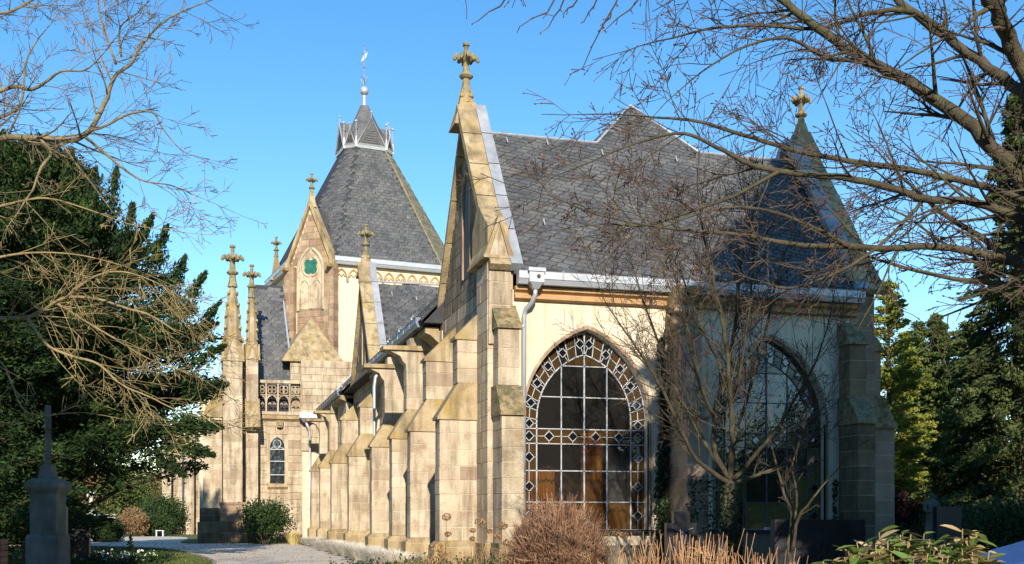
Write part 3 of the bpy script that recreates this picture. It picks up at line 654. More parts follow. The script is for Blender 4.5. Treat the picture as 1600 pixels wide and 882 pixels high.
# --- near corner: pier, front buttress, pinnacle with gablet
pier = MB().box(6.95, 7.4, F+.05, F+1.2, 0, 7.6).build('corner_pier', 'mortar', chapel)
blocks(pier, 6.78, 7.42, F-.02, F+1.1, .9, 7.9, .42, .62); blocks(pier, 6.7, 7.5, F-.12, F+1.15, 0, .9, .45, .62, 'stone_cap')
def gablet(parent, x0, x1, y0, y1, z0, z1, T=None):
    xm = (x0+x1)/2; e = .07
    a = MB().prism([(x0+e, z0), (xm, z1-e*1.5), (x1-e, z0)], y0+.06, y1, 'y', T).build('gablet', 'stone', parent)
    for s, xa in ((-1, x0), (1, x1)):
        MB().prism([(xa, z0-.02), (xm, z1), (xm, z1-.16), (xa-s*.13, z0-.02)], y0, y1+.02, 'y', T).build('gablet_coping', 'stone_cap', a)
    MB().box(x0-.02, x1+.02, y0-.02, y1, z0-.09, z0-.021, T).build('gablet_sill', 'stone_cap', a)
sh_ = MB().box(6.86, 7.3, F-.02, F+.5, 7.9, 8.0).build('pinnacle_shaft', 'mortar', pier)
blocks(pier, 6.80, 7.36, F-.10, F+.5, 5.85, 7.98, .5, .8, proud=.004)
gablet(pier, 6.66, 7.42, F-.20, F+1.6, 8.06, 9.05)
MB().prism([(F-.06, 8.05), (F-.05, 8.8), (F+1.0, 9.6), (F+1.6, 9.0), (F+1.6, 8.05)], 6.78, 7.32, 'x').build('gablet_back', 'stone_cap', pier)
def front_buttress(x0, x1, p, m='stone', mc='stone_moss', p2=.55):
    base = MB().box(x0+.02, x1-.02, F-.04, F+.04, .1, 6.4).build('buttress', 'mortar', chapel)
    blocks(base, x0-.1, x1+.1, F-p-.14, F-.01, 0, .78, .39, .7, m if m != 'stone' else 'stone_cap', along='y')
    MB().prism([(F-p-.14, .78), (F-p, .90), (F-.005, .90), (F-.005, .78)], x0-.08, x1+.08, 'x').build('weathering', mc, base)
    blocks(base, x0, x1, F-p, F-.01, .90, 4.05, .41, .62, m, along='y')
    MB().prism([(F-p-.08, 4.02), (F-p-.08, 4.10), (F-p2+.02, 4.78), (F-.01, 4.78), (F-.01, 4.02)], x0-.05, x1+.05, 'x').build('weathering', mc, base)
    blocks(base, x0, x1, F-p2, F-.01, 4.78, 6.2, .41, .62, m, along='y')
    MB().prism([(F-p2-.07, 6.18), (F-p2-.07, 6.25), (F-.005, 6.85), (F-.005, 6.18)], x0-.05, x1+.05, 'x').build('weathering', mc, base)
    return base
front_buttress(6.92, 7.46, .9)
mbut = front_buttress(11.62, 12.2, 1.25, 'stone_brown', 'stone_moss', .85)
blocks(mbut, 11.62, 12.2, F-.45, F-.01, 6.85, 7.0, .3, .6, 'stone_brown', along='y')
MB().prism([(F-.75, 7.45), (F-.75, 7.38), (F-.3, 6.95), (F-.02, 6.95), (F-.02, 7.45)], 11.55, 12.25, 'x').build('corbel', 'stone_cap', mbut)
front_buttress(16.66, 17.16, .95, 'stone_dark')
# right corner: end buttress towards +x, pinnacle
eb = MB().box(17.2, 17.9, F+.2, F+1.3, 0, 7).build('corner_pier', 'mortar', chapel)
blocks(eb, 17.0, 17.75, F-.03, F+1.3, 0, 8.0, .42, .7, 'stone_brown')
blocks(eb, 17.75, 18.75, F+.5, F+1.1, 0, 4.05, .41, .7, 'stone_brown'); MB().prism([(18.82, 4.03), (18.82, 4.12), (18.3, 4.95), (17.75, 4.95), (17.75, 4.03)], F+.44, F+1.16, 'y').build('weathering', 'stone_moss', eb)
blocks(eb, 17.75, 18.3, F+.5, F+1.1, 4.95, 6.2, .41, .7, 'stone_brown'); MB().prism([(18.36, 6.18), (18.36, 6.26), (17.75, 7.1), (17.75, 6.18)], F+.44, F+1.16, 'y').build('weathering', 'stone_moss', eb)
gablet(eb, 16.92, 17.75, F-.15, F+1.5, 8.06, 9.0)

# --- link wall facing the camera side: lean-to end and the wall beside the stair turret
WY = 66.9
ww = MB().box(2.7, 5.6, WY+.38, WY+.5, 0, 7.2).build('wall', 'mortar', chapel)
def wall_with_lancet(par, x0, x1, y0, y1, z0, z1, cx, hw, wz0, wz1, m='stone'):
    blocks(par, x0, cx-hw, y0, y1, z0, z1, .42, .62, m, core=False); blocks(par, cx+hw, x1, y0, y1, z0, z1, .42, .62, m, core=False)
    blocks(par, cx-hw, cx+hw, y0, y1, z0, wz0, .42, .62, m, core=False); blocks(par, cx-hw, cx+hw, y0, y1, wz1, z1, .42, .62, m, core=False)
wall_with_lancet(ww, 2.8, 5.55, WY, WY+.4, 0, 7.25, 4.12, .62, 3.35, 6.35)
# arch panel with pointed opening
def tracery_frame(par, cx, hw, z0, z1, y, W_, m='stone', n=7):
    P = [(cx-hw, z0)]+arch(cx, hw, z1-hw*1.5, hw*1.5, n)+[(cx+hw, z0)]; Q = [(cx-W_, z0), (cx-W_, z1+.2), (cx+W_, z1+.2), (cx+W_, z0)]
    mb = MB(); top = z1+.22
    for a, b in zip(P[1:-1], P[2:-1]): mb.add([(a[0], y, a[1]), (b[0], y, b[1]), (b[0], y, top), (a[0], y, top)], [(0, 1, 2, 3)])
    mb.add([(cx-W_, y, z0), (cx-hw, y, z0), (cx-hw, y, top), (cx-W_, y, top)], [(0, 1, 2, 3)]); mb.add([(cx+W_, y, z0), (cx+hw, y, z0), (cx+hw, y, top), (cx+W_, y, top)], [(3, 2, 1, 0)])
    for a, b in zip(P, P[1:]): mb.add([(a[0], y, a[1]), (b[0], y, b[1]), (b[0], y+.3, b[1]), (a[0], y+.3, a[1])], [(0, 1, 2, 3)])
    return mb.build('window_surround', m, par), P
fr_, P = tracery_frame(ww, 4.12, .42, 3.45, 6.2, WY+.03, .63)
MB().add([(a, WY+.22, b) for a, b in P], [tuple(range(len(P)))]).build('pane', 'glass_grey', ww)
wb = MB()
for z in (3.95, 4.75, 5.45): wb.box(3.7, 4.54, WY+.16, WY+.21, z, z+.045)
wb.tube([(3.72, WY+.18, 5.5), (3.95, WY+.18, 5.62), (4.12, WY+.18, 5.5), (4.3, WY+.18, 5.62), (4.52, WY+.18, 5.5)], .035, 5)
q = [(4.12+.22*math.cos(a*math.pi/6), WY+.18, 5.82+.22*math.sin(a*math.pi/6)) for a in range(13)]; wb.tube(q, .03, 5); tag(wb.build('glazing_bars', 'came', ww), kind='stuff')
MB().prism([(WY-.16, 3.32), (WY-.16, 3.25), (WY, 3.1), (WY+.2, 3.1), (WY+.2, 3.45), (WY, 3.45)], 3.55, 4.7, 'x').build('window_sill', 'stone_cap', ww)
MB().prism([(WY-.22, 7.25), (WY-.12, 7.2), (WY+.0, 7.1), (WY+.4, 7.1), (WY+.4, 7.5), (WY-.22, 7.46)], 2.75, 5.6, 'x').build('cornice', 'stone_cap', ww)
gh = MB(); gh.frus(4.25, WY-.15, 6.75, 7.12, .16, .22, 6); gh.frus(4.25, WY-.3, 6.85, 7.05, .1, .12, 5); gh.build('carved_corbel', 'stone_cap', ww)
# balustrade with two rows of tracery
bal = MB().box(2.8, 5.5, WY-.12, WY+.08, 7.5, 7.68).build('balustrade', 'stone', chapel); onebox('rail', 'stone', bal, 2.8, 5.5, WY-.14, WY+.1, 9.35, 9.52)
b2 = MB(); n = 4; w_ = 2.7/n
for i in range(n+1): b2.box(2.8+i*w_-.05, 2.8+i*w_+.05, WY-.1, WY+.06, 7.68, 9.35)
for i in range(n):
    c = 2.8+(i+.5)*w_
    for zc, rr_ in ((8.98, .27),):
        for q in range(4):
            a = q*math.pi/2+math.pi/4; cc = (c+.14*math.cos(a), zc+.14*math.sin(a)); b2.tube([(cc[0]+.13*math.cos(t*math.pi/5), WY-.02, cc[1]+.13*math.sin(t*math.pi/5)) for t in range(11)], .035, 5)
    P_ = arch(c, w_/2-.03, 8.28, .38, 5); b2.tube([(a, WY-.02, b) for a, b in P_], .05, 5)
    for s in (-1, 1): b2.tube([(c+s*.05, WY-.02, 8.1), (c+s*.14, WY-.02, 8.2), (c+s*.2, WY-.02, 8.1)], .04, 5)
b2.box(2.8, 5.5, WY-.08, WY+.04, 8.62, 8.68); b2.build('tracery', 'stone', bal)
# slate roof behind the balustrade
r3 = MB().add([(2.6, WY+.5, 9.2), (5.05, WY+.5, 9.2), (4.75, 71.4, 16.0), (2.6, 71.4, 16.0), (2.6, WY+.5, 7.2), (5.6, WY+.5, 7.2), (5.6, WY+.5, 9.2)], [(0, 1, 2, 3), (4, 5, 6, 1, 0)]).build('roof', 'slate_bed', chapel)
v3 = Vector((0, 71.4-WY-.5, 6.8)); L3 = v3.length; v3.normalize()
slates(r3, (0, WY+.48, 9.2), (1, 0, 0), v3, [(2.7, 0), (5.1, 0), (4.72, L3*.96), (2.7, L3*.96)], .40, .26, -.1, seed=8)
MB().tube([(5.0, WY+.75, 10.4), (4.72, 71.0, 15.2)], .07, 6).build('flashing', 'zinc', r3)
# end wall of the lean-to (pale) with its flashing
ew = MB().box(5.5, 9.9, WY+.1, WY+.5, 0, 10.8).build('wall', 'mortar', chapel); blocks(ew, 5.5, 9.9, WY-.02, WY+.45, 5.4, 10.8, .42, .7, 'stone', core=False)
MB().tube([(5.9, WY-.1, 7.25), (9.0, WY-.1, 10.55)], .07, 6).build('flashing', 'zinc', ew)
# gutter corner piece and long downpipe in the corner
gp = MB(); gp.box(5.35, 6.5, WY-.75, WY-.3, 7.3, 7.62); gp.frus(5.7, WY-.5, 7.05, 7.3, .1, .3); gpp = part('rainwater_head', 'zinc', gp)
dq = MB().tube([(5.72, WY-.5, 7.1), (5.9, WY-.4, 6.7), (5.98, WY-.35, 6.4), (5.98, WY-.35, 1.0)], .075, 8).build('downpipe', 'zinc', chapel, True)
MB().tube([(6.85, 43.5, 7.5), (6.45, 43.5, 7.0), (6.4, 43.5, 6.6), (6.4, 43.5, .8)], .07, 8).build('downpipe', 'zinc', chapel, True)

# --- broach below the gabled bay
bw_ = MB().box(4.95, 7.9, WY+.6, 72, 7.5, 10.9).build('wall', 'mortar', chapel)
blocks(bw_, 4.9, 8.2, WY+.35, WY+.8, 7.6, 10.85, .42, .7, core=False)
MB().add([(4.45, WY+.2, 10.85), (8.0, WY+.2, 10.85), (8.0, 72.2, 10.85), (4.45, 72.2, 10.85), (6.35, 69.9, 13.9), (7.6, 71.5, 12.4), (6.35, 72.2, 13.9), (4.9, 71.9, 12.2)], [(0, 1, 4), (0, 4, 7, 3), (4, 5, 6), (1, 2, 5, 4), (4, 6, 7)]).build('broach', 'stone_cap', chapel)
MB().box(4.4, 8.05, WY+.15, WY+.7, 10.72, 10.86).build('string_course', 'stone_cap', chapel)

# ---------------------------------------------------------------- the crossing tower (octagon with unequal sides)
A_ = Vector((7.9, 70.4, 0)); ang = R(8); LS, SS = 7.0, 3.1
dirs = [ang+i*R(45) for i in range(8)]; pts = [A_.copy()]
for i, a in enumerate(dirs[:-1]): pts.append(pts[-1]+Vector((math.cos(a), math.sin(a), 0))*(LS if i % 2 == 0 else SS))
cen = sum(pts, Vector())/8; ZTW = 17.5
def octa(k, z, grow=0): return [Vector((cen.x+(p.x-cen.x)*k, cen.y+(p.y-cen.y)*k, z)) for p in pts]
tw = MB(); lo, hi_ = octa(1, 7), octa(1, ZTW); tw.add(lo+hi_, [(i, (i+1) % 8, 8+(i+1) % 8, 8+i) for i in range(8)]+[tuple(range(8, 16))])
tower = part('tower', 'tower_plaster', tw)
# blind arcade frieze on the front face
fz = MB(); d0 = Vector((math.cos(ang), math.sin(ang), 0)); no = Vector((math.sin(ang), -math.cos(ang), 0)); n = 9
fz_m = MB()
for i in range(n):
    c = A_+d0*(LS*(i+.5)/n); P_ = arch(0, .30, 16.62, .48, 5)
    pp = [c+d0*a+no*.05+Vector((0, 0, b)) for a, b in P_]; fz.tube(pp, .06, 5)
    for s in (-.12, .12): fz.tube([c+d0*(s-.1)+no*.04+Vector((0, 0, 16.62)), c+d0*s+no*.04+Vector((0, 0, 16.78)), c+d0*(s+.1)+no*.04+Vector((0, 0, 16.62))], .035, 4)
fz.build('arcade_frieze', 'cornice', tower)
s1 = MB()
for i in range(n+1):
    c = A_+d0*(LS*i/n); s1.tube([c+no*.05+Vector((0, 0, 16.3)), c+no*.06+Vector((0, 0, 16.6))], .08, 5)
s1.build('corbel', 'stone', tower)
for i in range(7):
    p, q = hi_[i], hi_[(i+1) % 8]; d = (q-p).normalized(); o_ = Vector((d.y, -d.x, 0))
    gutter(tower, p-d*.12+Vector((0, 0, .32))+o_*.02, q+d*.12+Vector((0, 0, .32))+o_*.02, o_, .48, .42)
rf = MB(); lo, up_ = octa(1.03, ZTW+.25), octa(.285, 26.3); rf.add(lo+up_, [(i, (i+1) % 8, 8+(i+1) % 8, 8+i) for i in range(8)]+[tuple(range(8, 16))])
troof = rf.build('roof', 'slate_bed', chapel)
for i in (0, 1, 7):
    p, q, r_, s__ = lo[i], lo[(i+1) % 8], up_[(i+1) % 8], up_[i]; u_ = (q-p).normalized(); mid = (r_+s__)/2-p; v_ = (mid-u_*mid.dot(u_)).normalized()
    pol = [((w_-p).dot(u_), (w_-p).dot(v_)) for w_ in (p, q, r_, s__)]
    slates(troof, p, u_, v_, pol, .40, .25, 0, m='slate_lichen' if i == 1 else 'slate', seed=20+i, lift=.02)
hp = MB()
hp.tube([lo[1], up_[1]], .08, 6)
hp.build('hip_capping', 'slate_lichen', troof)
# the lantern ring with lucarnes and the spirelet
rg = MB(); a_, b_ = octa(.30, 26.25), octa(.31, 26.5); rg.add(a_+b_, [(i, (i+1) % 8, 8+(i+1) % 8, 8+i) for i in range(8)]+[tuple(range(8, 16))]); rg.build('lead_ring', 'zinc', troof)
sp = MB(); prev = None; prof = [(.285, 26.45), (.225, 27.4), (.13, 28.5), (.045, 29.7)]
rings = [octa(k, z) for k, z in prof]; vs = [v for r in rings for v in r]
sp.add(vs, [(j*8+i, j*8+(i+1) % 8, (j+1)*8+(i+1) % 8, (j+1)*8+i) for j in range(3) for i in range(8)]); spire = sp.build('spirelet', 'slate', troof)
pn = octa(.30, 26.5)
for i in range(8):
    p, q = pn[i], pn[(i+1) % 8]; m_ = (p+q)/2; d = (q-p); L = d.length; d.normalize(); inn_ = Vector((-d.y, d.x, 0)); H = L*.70+.35
    lc = MB(); a, b, t_ = p+d*.05, q-d*.05, m_+Vector((0, 0, H))
    lc.add([a, b, t_, a+inn_*.9, b+inn_*.9, t_+inn_*.9], [(0, 1, 2), (0, 2, 5, 3), (1, 4, 5, 2)]); l_ = lc.build('lucarne', 'slate', troof)
    ed = MB(); o_ = -inn_*.05; ed.tube([a+o_, t_+o_, b+o_], .045, 5); ed.tube([a+o_, b+o_], .04, 5); ed.build('lucarne_trim', 'lead', l_)
    lv = MB(); 
    for j in range(6):
        z = .15+j*.13*H/1.5; hw_ = (L/2-.05)*(1-z/H)*.62
        if hw_ > .05: c = m_+o_*.8+Vector((0, 0, z)); lv.add([c-d*hw_, c+d*hw_, c+d*hw_+Vector((0, 0, .07))+inn_*.05, c-d*hw_+Vector((0, 0, .07))+inn_*.05], [(0, 1, 2, 3)])
    lv.build('louvre', 'slate', l_)
    pk = MB(); pk.tube([t_, t_+Vector((0, 0, .35))], .035, 6); pk.lathe(t_.x, t_.y, [(t_.z+.33, .03), (t_.z+.38, .085), (t_.z+.45, .09), (t_.z+.5, .03)], 8); pk.build('lucarne_knob', 'lead', l_)
    if i in (0, 1, 2, 7):
        pk = MB(); pk.frus(p.x, p.y, 26.3, 27.0, .07, .04, 4); pk.tube([p+Vector((0, 0, .4)), p+Vector((0, 0, 1.45))], .03, 6); pk.lathe(p.x, p.y, [(27.9, .03), (27.96, .1), (28.05, .1), (28.1, .03)], 8); pk.build('pinnacle', 'lead', troof)
x, y = cen.x, cen.y
fi = MB(); fi.lathe(x, y, [(29.2, .34), (29.9, .16), (30.25, .13), (30.35, .17), (30.45, .13)], 10); spf = fi.build('spire_neck', 'zinc', troof, True)
MB().lathe(x, y, [(30.45+.31*(1-math.cos(t*math.pi/10)), max(.02, .31*math.sin(t*math.pi/10))) for t in range(11)], 14).build('ball', 'zinc', troof, True)
vn = MB(); vn.tube([(x, y, 31.0), (x, y, 33.9)], .035, 6)
for s in (-1, 1):
    vn.tube([(x, y, 31.15), (x+s*.16, y, 31.35), (x+s*.27, y, 31.55), (x+s*.2, y, 31.75), (x+s*.07, y, 31.6)], .03, 5); vn.tube([(x, y, 31.15), (x, y+s*.16, 31.35), (x, y+s*.27, 31.55), (x, y+s*.2, 31.75)], .03, 5)
vn.lathe(x, y, [(32.3, .04), (32.36, .09), (32.44, .04)], 6); vn.lathe(x, y, [(33.85, .03), (33.92, .07), (34.0, .02)], 6)
vn.tube([(x-.2, y, 33.3), (x+.2, y, 33.42)], .04, 5); vn.build('cross', 'iron', troof)
ck = MB(); ck.add([(x-.26, y-.02, 32.75), (x-.1, y-.02, 32.8), (x+.12, y-.02, 33.05), (x+.26, y-.02, 33.5), (x+.1, y-.02, 33.35), (x+.02, y-.02, 33.6), (x-.05, y-.02, 33.2)]+[(x-.26, y+.02, 32.75), (x-.1, y+.02, 32.8), (x+.12, y+.02, 33.05), (x+.26, y+.02, 33.5), (x+.1, y+.02, 33.35), (x+.02, y+.02, 33.6), (x-.05, y+.02, 33.2)], [tuple(range(7)), tuple(range(7, 14))[::-1]]+[(i, (i+1) % 7, 7+(i+1) % 7, 7+i) for i in range(7)]); ck.build('weathervane', 'iron', troof)

# gabled bay on the chamfer side to the left
P7 = pts[7]; d7 = (A_-P7).normalized(); o7 = Vector((d7.y, -d7.x, 0)); Lb = (A_-P7).length
T7 = Matrix(((d7.x, -o7.x, 0, P7.x+o7.x*.35), (d7.y, -o7.y, 0, P7.y+o7.y*.35), (0, 0, 1, 0), (0, 0, 0, 1)))
bay = MB().prism([(-.05, 9), (-.05, 17.6), (Lb/2, 21.2), (Lb+.05, 17.6), (Lb+.05, 9)], .04, 1.2, 'y', T7).build('gable', 'mortar', chapel)
blocks(bay, .55, Lb-.55, .0, .4, 11.2, 17.4, .42, .55, 'stone_brown', T7, core=False)
kk = (21.1-17.4)/(Lb/2)
blocks(bay, 0, Lb, .0, .4, 17.4, 21.0, .42, .6, 'stone_brown', T7, lim=lambda zm, z: ((z+.42-17.4)/kk, Lb-(z+.42-17.4)/kk), core=False)
for xx in (-.25, Lb-.45): blocks(bay, xx, xx+.7, -.28, .3, 11.2, 17.3, .40, .36, 'stone_brown', T7)
for s in (0, 1):
    a, b = ((-.28, 17.3), (Lb/2, 21.5)) if s == 0 else ((Lb+.28, 17.3), (Lb/2, 21.5)); sg = 1 if s == 0 else -1
    MB().prism([a, b, (b[0], b[1]-.42), (a[0]+sg*.26, a[1])], -.22, .5, 'y', T7).build('coping', 'stone_cap', bay)
# arch with quatrefoil
cxm = Lb/2
Pa = arch(cxm, .92, 17.0, 1.45, 9); mb = MB(); mb.tube([(a, -.04, b) for a, b in [(cxm-.92, 14.5)]+Pa+[(cxm+.92, 14.5)]], .11, 6)
mb = MB([]) if False else mb
for i in range(len(mb.v)): mb.v[i] = tuple(T7 @ Vector(mb.v[i]))
tra = mb.build('arch_moulding', 'stone', bay)
mb = MB()
for s in (-1, 1): mb.tube([(a, -.03, b) for a, b in [(cxm+s*.44-.36, 14.6)]+arch(cxm+s*.44, .36, 15.9, .55, 6)+[(cxm+s*.44+.36, 14.6)]], .07, 5)
mb.tube([(cxm+.62*math.cos(t*math.pi/10), -.03, 17.25+.62*math.sin(t*math.pi/10)) for t in range(21)], .07, 5)
mb.v = [tuple(T7 @ Vector(v)) for v in mb.v]; mb.build('tracery', 'stone', tra)
mb = MB()
for q in range(4):
    a = q*math.pi/2+math.pi/4; cc = (cxm+.27*math.cos(a), 17.25+.27*math.sin(a)); P_ = [(cc[0]+.27*math.cos(t*math.pi/7), -.03-.004*q, cc[1]+.27*math.sin(t*math.pi/7)) for t in range(14)]; mb.add([T7 @ Vector(v) for v in P_], [tuple(range(14))])
mb.build('quatrefoil', 'green_glass', tra)
mb = MB(); mb.prism([(cxm-.92, 14.6)]+Pa+[(cxm+.92, 14.6)], -.02, .1, 'y', T7); mb.build('tympanum', 'stone', tra)
pf = T7 @ Vector((cxm, .1, 21.2)); mb = MB().frus(pf.x, pf.y, 21.0, 21.9, .26, .12, 4).build('finial_base', 'stone_cap', bay); finial(pf.x, pf.y, 21.75, 1.35, 'stone_finial', bay)
rb = MB(); rb.add([T7 @ Vector(v) for v in ((-.2, .4, 17.35), (Lb/2, .4, 21.2), (Lb+.2, .4, 17.35), (-.2, 3.8, 17.35), (Lb/2, 4.6, 21.2), (Lb+.2, 3.8, 17.35))], [(0, 3, 4, 1), (1, 4, 5, 2)]); rb.build('bay_roof', 'slate', bay)
for xx in (-.05, Lb+.05):           # carved water spouts at the foot of the gable
    mb = MB(); mb.frus(0, 0, 0, .9, .2, .1, 6, T=T7 @ Matrix.Translation((xx, .0, 17.2)) @ Matrix.Rotation(R(100), 4, 'X')); mb.frus(0, 0, -.1, .5, .2, .24, 5, T=T7 @ Matrix.Translation((xx, -.1, 17.0))); mb.build('gargoyle', 'stone_cap', bay)
# far corner pinnacle
p6 = pts[6]
mb = MB().frus(p6.x+.2, p6.y-2.5, 17.4, 19.2, .35, .1, 4).build('pinnacle', 'stone_cap', tower); finial(p6.x+.2, p6.y-2.5, 19.0, 1.3, 'stone_finial', mb)

# ---------------------------------------------------------------- the two pinnacled buttresses at the left
def turret(x0, x1, y0, y1, zs_, zc, zf, fs, plz=2.3):
    b = MB().box(x0+.05, x1-.05, y0+.05, y1-.05, 0, zs_).build('buttress', 'mortar', chapel)
    blocks(b, x0, x1, y0, y1, plz, zs_, .42, .62)
    blocks(b, x0-.28, x1+.28, y0-.3, y1+.1, 0, 1.25, .62, .9, 'stone_dark'); blocks(b, x0-.16, x1+.16, y0-.17, y1+.1, 1.25, plz-.12, .5, .9, 'stone_brown')
    MB().box(x0-.2, x1+.2, y0-.22, y1+.1, plz-.12, plz+.02).build('string_course', 'stone_brown', b)
    cx, cy, hw = (x0+x1)/2, (y0+y1)/2, (x1-x0)/2
    for (dx, dy, rot) in ((0, -1, 0), (-1, 0, -90), (1, 0, 90)):
        T = Matrix.Translation((cx, cy, 0)) @ Matrix.Rotation(R(rot), 4, 'Z')
        gablet(b, -hw-.02, hw+.02, -hw-.12, -hw+.5, zs_, zs_+hw*2.6, T)
    sp_ = MB().frus(cx, cy, zs_, zs_+.8, hw*.95, hw*.85, 4); mid_ = zs_+.8+(zc-zs_-.8)*.55; sp_.frus(cx, cy, zs_+.8, mid_, hw*.98, hw*.80, 8); sp_.frus(cx, cy, mid_, zc, hw*.80, .13, 8)
    s_ = sp_.build('pinnacle', 'stone_cap', b)
    cr = MB()
    for j in range(5):
        t = (j+.6)/5.4; z = zs_+.8+(zc-zs_-.8)*t; r = hw*.92*(1-t*t)+.12*t
        for q in range(4):
            a = q*math.pi/2+math.pi/4; sz = .11*(hw/.6)**.5; cr.lathe(0, 0, [(-sz, .02), (-sz*.3, sz), (sz*.5, sz*.9), (sz, .03)], 5, Matrix.Translation((cx+(r+.06)*math.cos(a)*1.1, cy+(r+.06)*math.sin(a)*1.1, z)))
    tag(cr.build('crockets', 'stone_cap', s_), kind='stuff'); finial(cx, cy, zc-.15, fs*1.1, 'stone_finial', s_); return b
turret(1.0, 2.05, 64.9, 66.1, 10.4, 14.75, 17, 2.05)
tb = turret(2.28, 2.95, 65.6, 66.5, 10.6, 14.3, 16, 1.65, 2.0)
MB().prism([(64.9, 7.0), (65.7, 8.3), (66.4, 8.3), (66.4, 6.6), (64.9, 6.6)], 2.22, 3.05, 'x').build('weathering', 'stone_cap', tb)
tw2 = MB().box(.95, 3.0, 66.45, 66.86, 0, 10.9).build('wall', 'mortar', chapel); blocks(tw2, .93, 3.02, 66.4, 66.7, 0, 10.9, .42, .7, core=False)
# outer stage and farther walls to the left
lw = MB().box(-.3, 1.0, 67.5, 76, 0, 9.5).build('wall', 'mortar', chapel)
blocks(lw, -.1, .95, 66.0, 67.6, 2.0, 7.2, .42, .7); blocks(lw, -.4, 1.1, 65.6, 67.6, 0, 1.2, .6, .9, 'stone_dark'); blocks(lw, -.28, 1.0, 65.8, 67.6, 1.2, 2.0, .5, .9, 'stone_dark')
MB().prism([(-.15, 7.2), (.95, 9.6), (1.1, 9.6), (1.1, 7.2)], 65.9, 67.7, 'y').build('weathering', 'stone_cap', lw)
fwl = MB().box(-2.8, 3, 96.5, 97, 0, 9).build('wall', 'mortar', chapel); blocks(fwl, -3.4, -.2, 96, 96.8, 0, 8.5, .5, .8, core=False)
for xx in (-3.3, -1.5, -.5): blocks(fwl, xx, xx+.65, 95, 96, 0, 7.4, .5, .7); MB().prism([(94.9, 7.4), (96, 8.6), (96, 7.4)], xx-.05, xx+.7, 'x').build('weathering', 'stone_cap', fwl)
MB().tube([(-1.75, 95.7, 8), (-1.75, 95.7, .4)], .08, 6).build('downpipe', 'zinc_dark', chapel)
flush_stones(chapel)
# ================================================================ PLANTS
def leaves_mesh(name, m, cen, dirs, L, Wd, parent=None, seed=0, fold=0.0):
    """many small leaf-shaped faces: cen (N,3), dirs (N,3) long axis, L and Wd lengths"""
    rg_ = np.random.default_rng(seed); N = len(cen); d = dirs/(np.linalg.norm(dirs, axis=1)[:, None]+1e-9)
    r = rg_.normal(size=(N, 3)); a = np.cross(d, r); a /= np.linalg.norm(a, axis=1)[:, None]+1e-9
    L = np.broadcast_to(L, (N,))[:, None]*rg_.uniform(.7, 1.25, (N, 1)); Wd = np.broadcast_to(Wd, (N,))[:, None]*rg_.uniform(.7, 1.25, (N, 1))
    nrm = np.cross(d, a)*fold*Wd
    V = np.stack([cen-d*L*.5, cen+a*Wd*.5-d*L*.05+nrm, cen+d*L*.5, cen-a*Wd*.5-d*L*.05+nrm], 1).reshape(-1, 3)
    me = bpy.data.meshes.new(name); me.vertices.add(4*N); me.vertices.foreach_set('co', V.astype(np.float32).ravel())
    me.loops.add(4*N); me.loops.foreach_set('vertex_index', np.arange(4*N, dtype=np.int32)); me.polygons.add(N)
    me.polygons.foreach_set('loop_start', np.arange(0, 4*N, 4, dtype=np.int32)); me.polygons.foreach_set('loop_total', np.full(N, 4, dtype=np.int32))
    me.materials.append(M[m]); me.update(calc_edges=True); me.validate()
    return link_me(name, me, parent)
def conifer(name, loc, height, prof, m, label, cat='tree', n=60, per=700, sz=(.2, .07), seed=1, z0=.3, droop=-.25, boughr=.55, trunk=.25, group=None, sub=.12, spread=1.0, vert=.55, up=0.0, tips=()):
    """tapered trunk, n boughs reaching the uneven outline prof(z)->radius, needle sprays spread along each"""
    t = thing(name, loc, label, cat, group); rg_ = np.random.default_rng(seed); loc = np.array(loc, float)
    MB().tube([loc+(0, 0, 0), loc+(.05, 0, height*.5), loc+(0, .05, height*.95)], [trunk, trunk*.6, .03], 8).build('trunk', 'bark', t)
    cs, ds = [], []; bm_ = MB()
    for i in range(n):
        z = z0+(height-z0)*(rg_.random()**.85 if i > n*.12 else rg_.random()); r = prof(z/height)*rg_.uniform(.72, 1.12)*spread
        a = rg_.uniform(0, 2*math.pi); hd_ = np.array([math.cos(a), math.sin(a), 0])
        p0 = loc+np.array([0, 0, max(.2, z-r*up)]); p1 = loc+hd_*r+np.array([0, 0, z+r*droop*rg_.uniform(.4, 1.4)])
        L = np.linalg.norm(p1-p0)+.05; k = int(per*(.25+min(L, 6)/3)); tt = rg_.random(k)**.6
        br = boughr*(1.15-tt)*min(1, .35+r*.3)
        c = p0+(p1-p0)*tt[:, None]+rg_.normal(size=(k, 3))*br[:, None]*np.array([1, 1, vert])*.6
        c[:, 2] += .10*r*np.sin(tt*math.pi)
        c[:, 2] = np.maximum(c[:, 2], .05)
        dd = (p1-p0)/L+rg_.normal(size=(k, 3))*.55+np.array([0, 0, -.25]); cs.append(c); ds.append(dd)
        if i % 2 == 0 and r > .6: bm_.tube([p0, p0*.5+p1*.5+(0, 0, .08*r), p1], [trunk*.2, trunk*.12, .01], 4)
    for (q0, q1, rad_) in tips:       # pointed leaders standing out of the crown
        q0, q1 = np.array(q0), np.array(q1); k = int(per*1.8); tt = rg_.random(k)**.8; br = rad_*.75*(1.08-tt)
        c = q0+(q1-q0)*tt[:, None]+rg_.normal(size=(k, 3))*br[:, None]*.5; cs.append(c); ds.append((q1-q0)/np.linalg.norm(q1-q0)+rg_.normal(size=(k, 3))*.5)
        bm_.tube([q0, q1], [.06, .01], 4)
    if bm_.v: bm_.build('limb', 'bark', t)
    c = np.concatenate(cs); d = np.concatenate(ds); leaves_mesh('crown', m, c, d, sz[0], sz[1], t, seed)
    return t
